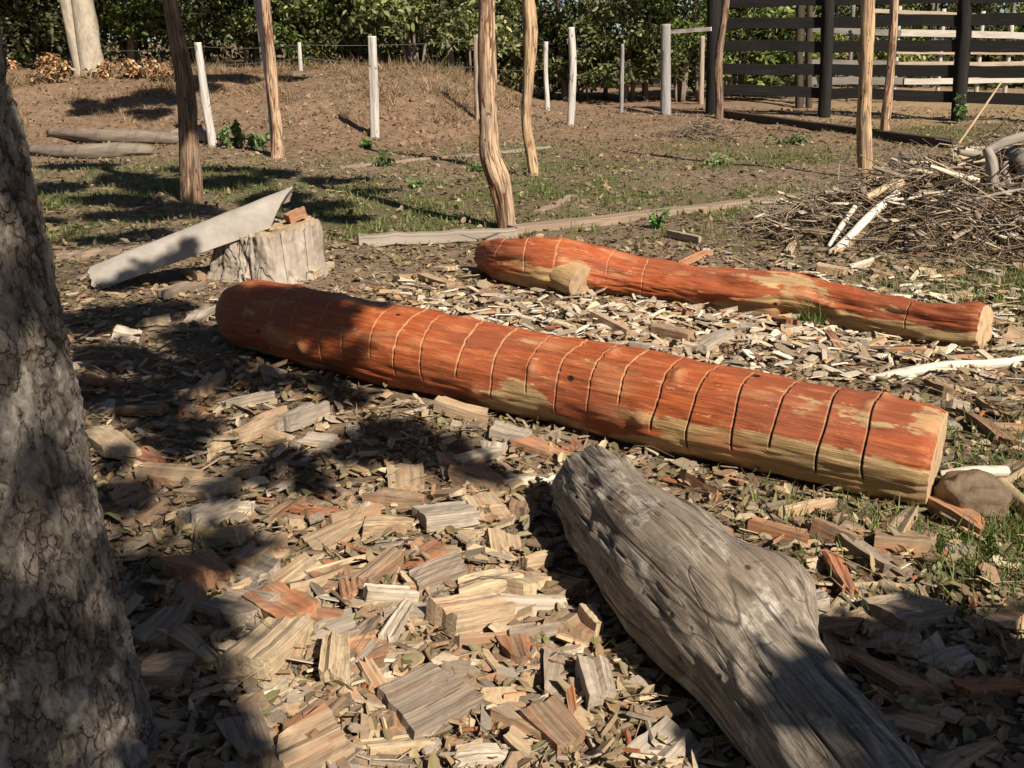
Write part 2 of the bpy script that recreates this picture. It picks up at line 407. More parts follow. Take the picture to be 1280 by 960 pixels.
M['post_shaded'] = grain_mat('shaded_rail_wood', [(.3, (.07, .062, .055)), (.5, (.14, .125, .11)), (.75, (.22, .20, .175))], 3, 40, .6)  # darker copy of the pale rail wood, shade put into its colour
M['post_grey'] = grain_mat('grey_post', [(.3, (.15, .14, .13)), (.6, (.27, .26, .25)), (.8, (.36, .35, .33))], 3, 30, .5)
M['post_tan'] = grain_mat('tan_post', [(.3, (.20, .15, .11)), (.6, (.36, .29, .22)), (.8, (.46, .39, .31))], 3, 40, .6)
M['dark_wood'] = grain_mat('blackened_rail_wood', [(.3, (.006, .0055, .005)), (.55, (.014, .012, .011)), (.8, (.042, .037, .033))], 2.5, 30, .5)
M['dark_beam'] = grain_mat('dark_brown_beam', [(.3, (.030, .022, .017)), (.6, (.065, .048, .036)), (.8, (.11, .08, .06))], 2.5, 30, .5)  # dark brown wood for the lying beam and the pen posts
M['board'] = grain_mat('weathered_board', [(.3, (.16, .115, .082)), (.55, (.27, .20, .148)), (.8, (.37, .295, .225))], 2.0, 40, .5, crack=.012)
M['board_grey'] = grain_mat('grey_board', [(.3, (.18, .15, .12)), (.55, (.28, .24, .195)), (.8, (.37, .325, .27))], 2.0, 40, .5, crack=.012)
M['stump'] = grain_mat('stump_side', [(.28, (.15, .122, .098)), (.5, (.28, .235, .19)), (.75, (.43, .38, .32))], 3.0, 24, .9, crack=.012, blot=(6, .58, (.13, .10, .08), .6), dist=.012)
M['stump_top'] = endgrain_mat('stump_top', (.22, .155, .10), (.48, .37, .25))
M['branch_white'] = grain_mat('bleached_branch', [(.3, (.36, .31, .25)), (.6, (.58, .53, .45)), (.8, (.70, .66, .58))], 4, 30, .5, blot=(9, .6, (.2, .15, .1), .6))
M['branch_grey'] = grain_mat('grey_branch', [(.3, (.12, .10, .085)), (.6, (.28, .245, .205)), (.8, (.44, .40, .34))], 4, 30, .6, blot=(9, .6, (.1, .075, .055), .6))
M['stick_tan'] = grain_mat('tan_stick', [(.3, (.24, .17, .10)), (.6, (.42, .32, .20)), (.8, (.55, .45, .30))], 4, 40, .4)
M['wire'] = T('old_wire').done((.10, .09, .085), .5)
def sheet_mat():
    t = T('fibre_cement'); v = t.obj()
    n = t.noise(v, 5, 6, .65); n2 = t.noise(v, 60, 3)
    c = t.ramp(n, [(.3, (.22, .195, .17)), (.6, (.33, .30, .265)), (.8, (.40, .365, .325))])
    c = t.mix(t.ramp(t.noise(t.map(v, (1.3, 5, 5)), 2, 5, .7), [(.55, 0.0), (.72, .7)]), c, (.235, .20, .17))
    c = t.mix(t.ramp(t.vor(v, 3.0), [(.035, 1.0), (.05, 0.0)]), c, (.05, .04, .035))
    return t.done(c, .9, t.bump(n2, .3, .003), .2)
M['sheet'] = sheet_mat()
def rock_mat():
    t = T('brown_rock'); v = t.obj(); n = t.noise(v, 9, 7, .65)
    c = t.ramp(n, [(.3, (.085, .060, .040)), (.6, (.17, .125, .082)), (.8, (.25, .20, .14))])
    return t.done(c, .9, t.bump(n, .8, .02), .2)
M['rock'] = rock_mat()
def chip_mat():
    t = T('split_wood'); v = t.obj(); oi = t.n('ShaderNodeObjectInfo')
    off = t.n('ShaderNodeVectorMath', {0: v, 1: t.n('ShaderNodeCombineXYZ', {0: t.math('MULTIPLY', oi.outputs['Random'], 37.0), 1: t.math('MULTIPLY', oi.outputs['Random'], 91.0), 2: 0.0}).outputs[0]}, operation='ADD').outputs[0]
    g = t.noise(t.map(off, (4, 110, 110)), 1, 7, .7, .35)
    g2 = t.noise(t.map(off, (3, 24, 24)), 1, 5, .65, .4)
    c = oi.outputs['Color']
    lo = t.mix(1.0, c, (.38, .33, .29), 'MULTIPLY'); hi = t.mix(.28, c, (.62, .50, .36))
    c2 = t.mix(t.ramp(g, [(.3, 0.0), (.72, 1.0)]), lo, hi)
    # heartwood showing, weather-greyed faces
    a = t.math('MULTIPLY', oi.outputs['Alpha'], t.ramp(g2, [(.50, 0.0), (.58, .85)]))
    c2 = t.mix(a, c2, t.mix(g, (.30, .085, .035), (.46, .20, .09)))
    c2 = t.mix(t.ramp(t.noise(off, 16, 5, .65), [(.54, 0.0), (.66, .5)]), c2, (.20, .165, .13))
    c2 = t.mix(t.ramp(t.noise(t.map(off, (7, 60, 60), (1, 5, 3)), 1, 3, .5), [(.66, 0.0), (.72, .7)]), c2, (.055, .036, .024))
    hg = t.math('ADD', g, t.math('MULTIPLY', g2, .7))
    return t.done(c2, .85, t.bump(hg, .7, .005), .2)
M['chip'] = chip_mat()
M['leaf'] = leafcol_mat('green_leaves', .32)
M['thick_leaf'] = leafcol_mat('leathery_leaves', .08)
M['dry'] = leafcol_mat('dry_leaves', .15, (1.0, .9, .7))
M['grass'] = leafcol_mat('grass_blades', .35)
def flake_mat():
    t = T('wood_flakes'); c = t.attr('Col', 'Color')
    g = t.noise(t.pos(), 90, 3, .6)
    c = t.mix(t.ramp(g, [(.3, .55), (.65, 0.0)]), c, t.mix(1.0, c, (.45, .4, .36), 'MULTIPLY'))
    return t.done(c, .9, None, .15)
M['flake'] = flake_mat()
def ground_mat():
    t = T('earth_with_litter'); v = t.pos()
    n1 = t.noise(v, .9, 5, .6); n2 = t.noise(v, 7, 6, .7); n3 = t.noise(v, 38, 5, .7); n4 = t.noise(v, 120, 3, .6)
    c = t.ramp(n2, [(.28, (.12, .084, .057)), (.5, (.225, .163, .112)), (.72, (.33, .25, .175))])
    c = t.mix(t.attr('bare', 'Fac'), c, t.ramp(n2, [(.3, (.15, .092, .058)), (.55, (.25, .162, .103)), (.75, (.34, .235, .155))]))
    c = t.mix(t.attr('sand', 'Fac'), c, t.ramp(n2, [(.3, (.24, .165, .09)), (.7, (.36, .265, .155))]))
    gm = t.math('ADD', t.attr('green', 'Fac'), t.math('MULTIPLY', t.math('SUBTRACT', n2, .5), 1.6))
    c = t.mix(t.ramp(gm, [(.4, 0.0), (.75, .75)]), c, t.ramp(n3, [(.3, (.055, .062, .022)), (.7, (.13, .145, .05))]))
    c = t.mix(t.ramp(n3, [(.35, .65), (.52, 0.0)]), c, t.mix(1.0, c, (.40, .36, .33), 'MULTIPLY'))
    c = t.mix(t.ramp(n4, [(.56, 0.0), (.7, .5)]), c, (.36, .285, .20))
    hg = t.math('ADD', t.math('MULTIPLY', n3, .9), t.math('ADD', t.math('MULTIPLY', n4, .5), n2))
    return t.done(c, .95, t.bump(hg, .9, .03), .1)
M['ground'] = ground_mat()

# ------------------------------------------------------------------ light
SUN_EL = math.radians(40.0)
sh = np.array([-.56, .83]); sh /= np.linalg.norm(sh)            # where shadows fall on the ground
SUNDIR = np.array([-sh[0] * math.cos(SUN_EL), -sh[1] * math.cos(SUN_EL), math.sin(SUN_EL)])   # towards the sun
sl = bpy.data.lights.new('sun', 'SUN'); so = bpy.data.objects.new('sun', sl); COL.objects.link(so)
so.rotation_euler = Vector(-SUNDIR).to_track_quat('-Z', 'Y').to_euler(); so.location = (8, -12, 14)
sl.energy = 5.0; sl.angle = math.radians(.53); sl.color = (1.0, .90, .76)
w = bpy.data.worlds.new('World'); SC.world = w; w.use_nodes = True
nt = w.node_tree; nt.nodes.clear()
sky = nt.nodes.new('ShaderNodeTexSky'); sky.sky_type = 'NISHITA'; sky.sun_disc = False
sky.sun_elevation = SUN_EL; sky.sun_rotation = math.atan2(SUNDIR[0], SUNDIR[1]); sky.air_density = .6; sky.dust_density = .4
bg = nt.nodes.new('ShaderNodeBackground'); bg.inputs[1].default_value = .05
wo = nt.nodes.new('ShaderNodeOutputWorld'); nt.links.new(sky.outputs[0], bg.inputs[0]); nt.links.new(bg.outputs[0], wo.inputs[0])
SC.view_settings.view_transform = 'Standard'; SC.view_settings.look = 'None'; SC.view_settings.exposure = 0.85; SC.view_settings.gamma = 1.0
SC.cycles.max_bounces = 6; SC.cycles.diffuse_bounces = 3; SC.cycles.transparent_max_bounces = 4

# ------------------------------------------------------------------ ground
def graded(a):
    out = []
    for lo, hi, st in a: out += list(np.arange(lo, hi - 1e-6, st))
    return np.array(out + [a[-1][1]])
def green_mask(x, y):
    g = fbm(x * .45, y * .45, 8.8, 3)
    band = S((y - 6.6) / 1.8) * S((17.5 - y) / 3) * S((x + 7) / 2.5) * (.50 + .6 * g)
    band = band * (1 - .65 * S((.0 - x) / 1.5) * S((y - 13) / 2))
    rf = np.exp(-((x - 1.85) / .62) ** 2 - ((y - 2.95) / .5) ** 2) * 1.15
    rm = np.exp(-((x - 3.4) / .75) ** 2 - ((y - 5.9) / .8) ** 2) * .85
    pen = np.exp(-((x - 7.6) / 2.2) ** 2 - ((y - 17.3) / 1.9) ** 2) * .8
    lf = np.exp(-((x + 3.9) / .9) ** 2 - ((y - 8.2) / 1.1) ** 2) * .8
    return np.clip(np.maximum.reduce([band, rf, rm, pen, lf]), 0, 1)
ys = graded([(-40, -8, 4), (-8, 1.2, .35), (1.2, 7.5, .05), (7.5, 27, .13), (27, 45, .9), (45, 110, 6), (110, 400, 29)])
xh = graded([(0, 3.2, .055), (3.2, 12, .16), (12, 26, .7), (26, 80, 4.5), (80, 400, 32)])
xs = np.concatenate([-xh[:0:-1], xh])
X, Y = np.meshgrid(xs, ys)
Z = h(X, Y)
nearw = S((9 - Y) / 3) * S((Y - 1) / .5)
Z = Z + nearw * (.010 * fbm(X * 9, Y * 9, 2.2, 3))
nx, ny = len(xs), len(ys)
idx = np.arange(nx * ny).reshape(ny, nx)
q = np.stack([idx[:-1, :-1], idx[:-1, 1:], idx[1:, 1:], idx[1:, :-1]], -1).reshape(-1, 4)
bare = np.clip(S((Y - 12.5) / 2.5) * (.75 + .4 * fbm(X * .5, Y * .5, 3.3, 3)), 0, 1)
sand = S((X - 5.5) / 2) * S((Y - 18.5) / 1.5)
mk('ground', np.stack([X, Y, Z], -1).reshape(-1, 3), q, M['ground'], attrs={'green': green_mask(X, Y).ravel(), 'bare': bare.ravel(), 'sand': sand.ravel()})['kind'] = 'structure'

# ------------------------------------------------------------------ red logs
def log_frame(axis, s, ss):
    return np.array([np.interp(ss, s, axis[:, k]) for k in range(3)]).T
def dense_axis(ctrl, n=400):
    pr = [CEN(*c[:3]) for c in ctrl]
    ax = spline([p for p, r in pr], n); rr = spline([(r, 0, 0) for p, r in pr], n)[:, 0]
    s = np.concatenate([[0], np.cumsum(np.linalg.norm(np.diff(ax, axis=0), axis=1))])
    return ax, rr, s
LOGS = []     # (axis xy, radius) for keeping chips off

def sector(TT, a0, a1, soft=.12):
    """1 where the angle (radians, front=0, top=pi/2) lies between a0 and a1"""
    t = (TT + PI) % (2 * PI) - PI
    return S((t - a0) / soft + .5) * S((a1 - t) / soft + .5)
def cut_log(parent, ctrl, cutpx, dark_from, pale_fn, seed, seg=130, lump=.012, cutdepth=.010, wcut=1.0):
    ax, rr, s = dense_axis(ctrl)
    LOGS.append((ax[:, :2], rr))
    pxs = np.array([PX(p)[0] for p in ax])
    cs = [float(np.interp(c, pxs, s)) for c in cutpx]
    L = s[-1]
    base = list(np.arange(.012, L - .012, .018)) + [0, L]
    for c in cs: base = [b for b in base if abs(b - c) > .014] + [c - .008, c - .0045, c - .0025, c + .0025, c + .0045, c + .008]
    ss = np.array(sorted(base))
    A = log_frame(ax, s, ss); RR = np.interp(ss, s, rr)
    rng = np.random.default_rng(seed)
    spans = [(rng.uniform(-.75, .25), rng.uniform(1.6, 2.3)) for _ in cs]
    kn = [(rng.uniform(.1, L - .1), rng.uniform(-.8, 2.4), rng.uniform(.005, .016)) for _ in range(16)]
    def disp(SS, TT, r):
        d = lump * fbm(SS * 2.2, np.cos(TT) * 1.3, np.sin(TT) * 1.3 + seed, 3)
        for (a_, b_, c_) in kn: d += c_ * np.exp(-((SS - a_) / .030) ** 2 - ((((TT - b_) + PI) % (2 * PI) - PI) / .22) ** 2)
        d += .006 * (np.abs(pn(SS * 5, np.cos(TT) * 4, np.sin(TT) * 4 + seed)) - .3)
        d += .0035 * fbm(SS * 7, np.cos(TT) * 6, np.sin(TT) * 6 + seed, 3)
        d -= .004 * np.clip(fbm(SS * 1.4, np.cos(TT) * 14, np.sin(TT) * 14 + seed, 2) - .15, 0, 1) * 2
        for c, (a0, a1) in zip(cs, spans):
            d = d - cutdepth * (np.abs(SS - c) < .003) * sector(TT, a0, a1)
        e = np.minimum(SS, L - SS)
        d -= .010 * np.clip(1 - e / .012, 0, 1)
        return d
    V, fl, at, SSf, TTf = tube(A, RR, seg, disp, cap0=True, cap1=False)
    tl = (A[-1] - A[0]) / np.linalg.norm(A[-1] - A[0]); inner = np.arange(len(V)) < len(V) - 1
    for c in cs: V = V + tl * ((rng.normal(0, .010) * np.sin(TTf) + rng.normal(0, .008) * np.cos(TTf) + .003 * np.sin(TTf * 5 + c * 40)) * np.exp(-((SSf - c) / .045) ** 2) * inner * (np.minimum(SSf, L - SSf) > .06))[:, None]
    cut = np.zeros(len(V)); kerf = np.zeros(len(V))
    for i, (c, (a0, a1)) in enumerate(zip(cs, spans)):
        sec = sector(TTf, a0, a1)
        lip = (np.abs(SSf - c) < .006) & (np.abs(SSf - c) > .003)
        if i < dark_from:
            cut = np.maximum(cut, sec * (np.abs(SSf - c) < .006) * wcut * rng.uniform(.2, .9) * (.45 + .55 * np.sin(TTf * 9 + i) ** 2))
        else:
            kerf = np.maximum(kerf, sec * (np.abs(SSf - c) < .003)); cut = np.maximum(cut, sec * lip * .35)
    for (a_, b_, c_) in kn: cut = np.maximum(cut, .55 * np.exp(-((SSf - a_) / .022) ** 2 - ((((TTf - b_) + PI) % (2 * PI) - PI) / .14) ** 2))
    pale = pale_fn(SSf / L, (TTf + PI) % (2 * PI) - PI, SSf, np.array([PX(v)[0] for v in V]))
    at.update(cut=cut, kerf=kerf, pale=pale)
    return A, RR, V, fl, at, seg
def end_face(A, RR, V, seg, n, bulge=0.004):
    """sawn face at the far end of a log, its own mesh, 2 mm proud"""
    ring = V[(n - 1) * seg:n * seg]; c = ring.mean(0)
    t = A[-1] - A[-4]; t /= np.linalg.norm(t)
    vs = [c + t * .004]; sc = [(0, 0, 0)]; q = []; tri = []
    u = np.cross(t, (0, 0, 1)); u /= np.linalg.norm(u); v2 = np.cross(u, t)
    fr = [.25, .5, .75, .93, 1.0]
    for k, f in enumerate(fr):
        for p in ring:
            o = (p - c) * f
            z = .003 * pn(np.dot(o, u) * 30, np.dot(o, v2) * 30, 3) + (.003 if f < 1 else .0)
            vs.append(c + o + t * z); sc.append((0, np.dot(o, u), np.dot(o, v2)))
    for j in range(seg):
        j2 = (j + 1) % seg; tri.append((0, 1 + j, 1 + j2))
        for k in range(len(fr) - 1): q.append((1 + k*seg + j, 1 + (k+1)*seg + j, 1 + (k+1)*seg + j2, 1 + k*seg + j2))
    return np.array(vs), [np.array(q), np.array(tri)], {'sc': np.array(sc)}

big_ctrl = [(303, 392, 36), (315, 394, 43), (345, 400, 46), (420, 416, 49), (560, 446, 52), (700, 475, 55), (860, 508, 59), (1020, 541, 62), (1171, 573, 64)]
def pale_big(u, th, s, px):
    m = .18 * np.ones_like(u)
    low = S((.30 - th) / .35) * S((u - .66) / .14) * .85                       # pale sapwood low on the near half
    low2 = S((-.35 - th) / .4) * .22
    patch = np.exp(-((px - 650) / 42) ** 2) * S((.35 - th) / .35) * .62
    band = np.exp(-((th - 2.05) / .22) ** 2) * S((.40 - u) / .1) * .5
    endring = S((u - .965) / .02) * S((th - .5) / .5) * .34
    return m + low + low2 + patch + band + endring
cut_px = [372, 402, 431, 461, 494, 526, 556, 596, 640, 684, 724, 764, 800, 840, 889, 938, 988, 1036, 1094]
p0 = G(735, 560)
big = empty('peeled_log', p0, 'long thick red peeled log scored with saw cuts, pale sawn end towards the rock', 'log', 'peeled red logs')
A, RR, V, fl, at, seg = cut_log(big, big_ctrl, cut_px, 13, pale_big, 3)
trunk_o = mk('trunk', V, fl, M['red'], big, attrs=at)
ev, ef, ea = end_face(A, RR, V, seg, len(A)); mk('sawn_end', ev, ef, M['red_end'], big, attrs=ea)

far_ctrl = [(610, 322, 20), (640, 326, 28), (690, 331, 33), (735, 336, 31), (790, 345, 26), (870, 358, 25), (945, 367, 26.5), (985, 370, 27.5), (1030, 379, 26), (1080, 389, 25), (1150, 401, 26), (1231, 410, 29)]
def pale_far(u, th, s, px):
    m = .20 * np.ones_like(u)
    m += np.exp(-((px - 985) / 60) ** 2) * .30 * S((th + .9) / .5)
    m += S((.25 - th) / .3) * (S((px - 880) / 120)) * .30
    m += np.exp(-((px - 690) / 45) ** 2) * S((.35 - th) / .3) * .55
    m += S((-.15 - th) / .3) * .25
    m -= S((px - 1120) / 40) * S((1240 - px) / 20) * .25 * S((th - .1) / .3)
    return m
far = empty('peeled_log', G(900, 385), 'thinner crooked red peeled log with a sawn side stub, behind the long scored log', 'log', 'peeled red logs')
A2, RR2, V2, fl2, at2, seg2 = cut_log(far, far_ctrl, [640, 668, 700, 765, 808, 1140], 5, pale_far, 9, lump=.026, cutdepth=.005, wcut=.6)
mk('trunk', V2, fl2, M['red'], far, attrs=at2)
ev, ef, ea = end_face(A2, RR2, V2, seg2, len(A2)); mk('sawn_end', ev, ef, M['red_end'], far, attrs=ea)
# side stub reaching towards the viewer
c0, r0 = CEN(682, 333, 30); base = c0 + np.array([0, 0, -.01])
tip = AT(727, 353, c0[1] - .24)
axs = spline([base, base * .5 + tip * .5 + np.array([0, 0, .004]), tip], 30)
rst = np.linspace(r0 * .80, 21.5 * depth(tip) / F, 30)
Vs, fs, ats, SSs, TTs = tube(axs, rst, 60, lambda s_, t_, r: .006 * fbm(s_ * 6, np.cos(t_) * 2, np.sin(t_) * 2 + 5, 3), cap0=False, cap1=False)
ats.update(cut=np.zeros(len(Vs)), kerf=np.zeros(len(Vs)), pale=.72 + .3 * S((.6 - np.sin(TTs)) / .8))
stub = mk('branch_stub', Vs, fs, M['red'], far, attrs=ats); stub['_o'] = list(far.location)
ev, ef, ea = end_face(axs, rst, Vs, 60, 30); mk('sawn_face', ev, ef, M['stub_end'], stub, attrs=ea, origin=np.array(far.location))

# ------------------------------------------------------------------ grey trunk in front
gc = [(727, 602, 50), (762, 645, 64), (812, 695, 81), (858, 742, 92), (905, 792, 91), (950, 848, 82), (1000, 908, 84), (1060, 985, 96), (1130, 1075, 104)]
gpr = [CEN(c[0] + 3, c[1], c[2] * .95, sink=.10) for c in gc]
n = 300
gax = spline([p for p, r in gpr], n); grr = spline([(r, 0, 0) for p, r in gpr], n)[:, 0]
LOGS.append((gax[:, :2], grr))
gs = np.concatenate([[0], np.cumsum(np.linalg.norm(np.diff(gax, axis=0), axis=1))])
gpx = np.array([PX(p)[1] for p in gax])
sb = float(np.interp(790, gpx, gs))       # the bulge
KN = [(R.uniform(.1, 1.6), R.uniform(0, 2 * PI), R.uniform(.008, .020)) for _ in range(22)]
def gdisp(SS, TT, r):
    t = (TT + PI) % (2 * PI) - PI
    # tangent runs towards the camera, so theta = 0 faces away from the picture's right: find the right side as pi
    d = .022 * fbm(SS * 2.0, np.cos(TT) * 1.2, np.sin(TT) * 1.2 + 3, 3)
    d = d + .0022 * fbm(SS * 6, np.cos(TT) * 9, np.sin(TT) * 9 + 3, 4)
    cr = np.abs(fbm(SS * .45 + .12 * pn(SS * 3, TT), np.cos(TT) * 4.5, np.sin(TT) * 4.5 + 8, 2))
    d = d - .012 * np.clip(1 - cr / .03, 0, 1) + .0025 * fbm(SS * 9, np.cos(TT) * 5, np.sin(TT) * 5 + 6, 4)
    for (a_, b_, c_) in KN: d = d + c_ * np.exp(-((SS - a_) / .035) ** 2 - ((((TT - b_) + PI) % (2 * PI) - PI) / .14) ** 2)
    ang = np.abs(((TT - BULGE_T) + PI) % (2 * PI) - PI)
    d = d + .080 * np.exp(-((SS - sb) / .13) ** 2 - (ang / .60) ** 2)
    d = d + .02 * np.exp(-((SS - sb + .4) / .1) ** 2 - (ang / .4) ** 2)
    d = d - .03 * np.clip(1 - SS / .06, 0, 1) ** 2 * (1 + .6 * fbm(np.cos(TT) * 3, np.sin(TT) * 3, 2, 2))
    return d
tg = gax[n // 2 + 2] - gax[n // 2 - 2]; sd = np.cross(tg, (0, 0, 1))
BULGE_T = (.50 if sd[0] > 0 else PI - .50)
V, fl, at, _, _ = tube(gax, grr, 240, gdisp)
mko('fallen_log', V, fl, M['grey_log'], 'thick grey cracked trunk with a swollen knot, lying in front of the red logs', 'log', attrs=at)

# ------------------------------------------------------------------ trees
def leaf_cloud(centers, radii, counts, size, cols, rng, flat=.75, drop=.0):
    """leaf quads filled round centres; returns verts, faces, per-face colours"""
    P = []; C = []
    for c, r, k in zip(centers, radii, counts):
        d = rng.normal(size=(k, 3)); d /= np.linalg.norm(d, axis=1)[:, None]
        rad = r * rng.uniform(0, 1, k) ** .45
        P.append(np.asarray(c) + d * rad[:, None] * np.array([1, 1, flat])); 
        base = rng.uniform(.5, 1.4)
        ci = rng.integers(0, len(cols), k); C.append(np.array(cols)[ci] * base * rng.uniform(.75, 1.25, (k, 1)))
    P = np.vstack(P); C = np.clip(np.vstack(C), 0, 1); N = len(P)
    tv = np.array([(0, 0, 0), (.30, .24, .05), (.72, .20, .03), (1, 0, -.06), (.72, -.20, .03), (.30, -.24, .05)])
    tf = [np.array([(0, 3, 2, 1), (0, 5, 4, 3)])]
    m = rotm(rng.uniform(0, 2 * PI, N), rng.normal(.35, .55, N), rng.normal(0, .7, N), size * rng.uniform(.6, 1.3, N))
    V, fl = scatter(tv, tf, P, m)
    return V, fl, np.repeat(C, 2, axis=0)
GREENS = [(.045, .075, .016), (.07, .105, .022), (.10, .135, .028), (.035, .06, .018), (.13, .15, .04)]
FOREST = [(.055, .080, .020), (.10, .128, .030), (.16, .18, .048), (.032, .050, .016), (.22, .225, .085), (.15, .14, .065), (.12, .15, .04)]
DRYC = [(.34, .20, .085), (.44, .28, .13), (.24, .13, .06), (.50, .36, .19), (.30, .22, .13)]

def bark_disp(seed, amp):
    def f(SS, TT, r):
        x, y = np.cos(TT) * r, np.sin(TT) * r
        wx = .045 * fbm(SS * 9, x * 14, y * 14 + seed, 3); wy = .016 * fbm(SS * 14 + 5, x * 20, y * 20 + seed, 3)
        f1, f2 = cells((SS + wx) * 11 + seed, (x + wy) * 25, (y + wy) * 25)
        e = f2 - f1
        brk = np.clip(.8 + 1.1 * fbm(SS * 5, x * 11, y * 11 + seed + 3, 3), 0, 1)
        cr = np.clip(1 - e / .16, 0, 1) * brk
        fis = np.clip(1 - np.abs(fbm(SS * 2.6 + wx * 6, x * 30, y * 30 + seed, 3)) / .05, 0, 1) * np.clip(.4 + fbm(SS * 4 + 7, x * 9, y * 9, 2), 0, 1)
        f.crev = np.clip(np.maximum(cr, fis * .8), 0, 1)
        pl = .35 * (1 - f1) * brk
        return amp * (-.55 * f.crev + pl + .42 * fbm(SS * 10, x * 17, y * 17 + seed, 4) + .34 * fbm(SS * 45, x * 85, y * 85 + seed, 3)) + .018 * fbm(SS * 1.3, x * 3, y * 3 + seed, 2)
    return f
# --- tree at the picture's edge
TX, TY = -1.03, 1.78
tzs = np.concatenate([np.linspace(-.25, 1.65, 430), np.linspace(1.66, 3.2, 90)])
tax = np.stack([TX - .03 * tzs + .02 * np.sin(tzs * 2), TY + .02 * np.sin(tzs * 1.7), tzs], -1)
trr = .20 + .10 * np.exp(-(tzs + .25) / .35) - .012 * tzs
bd = bark_disp(2.0, .016)
V, fl, at, _, _ = tube(tax, trr, 260, bd, cap0=False, cap1=True, ref=(0, 1, 0))
crev = np.append(bd.crev.ravel(), 0); at['crev'] = crev
tree1 = empty('bark_tree', (TX, TY, 0), 'rough barked tree standing closest, its trunk dappled by leaf shade', 'tree')
tr1 = mk('trunk', V, fl, M['bark'], tree1, attrs=at)
tree2 = empty('shade_tree', (3.75, -1.75, 0), 'leafy tree behind the viewer that shades the chips and the dark corner', 'tree')
ax2 = spline([(3.75, -1.75, -.2), (3.72, -1.72, 1.2), (3.62, -1.62, 2.4), (3.5, -1.5, 3.2)], 60)
V, fl, at, _, _ = tube(ax2, np.linspace(.28, .15, 60), 40, bark_disp(6.0, .01), ref=(0, 1, 0)); at['crev'] = np.zeros(len(V))
mk('trunk', V, fl, M['bark'], tree2, attrs=at)
SV = SUNDIR / SUNDIR[2]
def shade_pt(px, py, dz=0): return G(px, py) + np.array([0, 0, dz])
def crown(parent, fork, pts, rng, way=None):
    """leaf clusters standing between the sun and the ground points pts = (point, radius, height, via way point), limbs reaching them"""
    cs = []; rs = []; ks = []; limbs = []
    if way is not None:
        a = spline([fork, np.asarray(fork) * .5 + np.asarray(way) * .5 + np.array([0, 0, .25]), way], 24); V, f, at, _, _ = tube(a, np.linspace(.085, .05, 24), 10, ref=(.3, .9, .1)); limbs.append((V, f, at))
    for p, r, hh, via in pts:
        c = np.asarray(p) + SV * (hh - p[2])
        for _ in range(3):
            cs.append(c + rng.normal(0, r * .40, 3) * (1, 1, .6)); rs.append(r * .66); ks.append(int(8000 * (r * .66) ** 2) + 16)
        st = np.asarray(way if (via and way is not None) else fork)
        mid = st * .5 + c * .5 + np.array([0, 0, .2]) + rng.normal(0, .06, 3)
        a = spline([st, mid, c], 14); V, f, at, _, _ = tube(a, np.linspace(.010, .003, 14), 6, ref=(.3, .9, .1)); limbs.append((V, f, at))
    V, f, at = join(limbs); mk('limb', V, f, M['limb'], parent, attrs=at)['kind'] = 'stuff'
    V, f, c = leaf_cloud(cs, rs, ks, .085, GREENS, rng)
    mk('crown', V, f, M['thick_leaf'], parent, smooth=False, fattr={'Col': c})
near_shade = [(110, 395, .30), (170, 405, .32), (235, 425, .30), (150, 450, .30), (215, 465, .26), (285, 470, .20), (335, 478, .17), (120, 495, .28), (190, 505, .22),
    (395, 480, .15), (420, 495, .13), (480, 535, .22), (540, 560, .20), (590, 590, .13), (440, 570, .14), (355, 575, .12), (215, 555, .12), (225, 535, .16), (160, 620, .15),
    (330, 600, .10), (390, 600, .09), (292, 680, .09), (255, 700, .08), (205, 720, .16), (180, 770, .2), (212, 800, .15), (195, 860, .2), (222, 900, .15), (225, 960, .20), (285, 975, .10), (265, 620, .06), (140, 580, .06),
    (225, 765, .08)]
Ll_y = float(G(119, 364)[1])
pts2 = [(shade_pt(a, b), r * (.86 if b < 520 else .78), R.uniform(3.4, 4.4), 1) for a, b, r in near_shade]
for (a, b, yy, r) in [(165, 345, Ll_y + .04, .10), (200, 338, Ll_y + .1, .11), (232, 322, Ll_y + .2, .10), (140, 352, Ll_y, .07)]: pts2.append((AT(a, b, yy), r * .8, R.uniform(3.8, 4.4), 1))
for (a, b, dz, r) in [(305, 395, .2, .14), (330, 380, .3, .15), (365, 388, .3, .16), (400, 392, .33, .12), (350, 415, .2, .15), (318, 410, .15, .14), (440, 415, .3, .07), (345, 425, .15, .13), (380, 440, .12, .11), (425, 400, .3, .06)]:
    p = AT(a, b, 4.75); pts2.append((p, r * .95, R.uniform(3.8, 4.5), 1))
corner = [(1055, 850, .13), (1110, 845, .16), (1170, 835, .17), (1235, 845, .2), (1300, 855, .22), (1100, 900, .2), (1170, 910, .22), (1250, 910, .24), (1130, 960, .2), (1220, 980, .25), (1310, 960, .3), (1080, 985, .14), (1150, 1040, .3), (1270, 1060, .3), (1145, 870, .18), (1205, 870, .2), (1275, 880, .2), (1085, 925, .13), (1140, 935, .2), (1200, 950, .22), (1280, 930, .25), (1060, 880, .08), (1110, 1000, .2), (1210, 1040, .3)]
pts2 += [(shade_pt(a, b), r * 1.2, R.uniform(2.5, 2.9), 0) for a, b, r in corner]
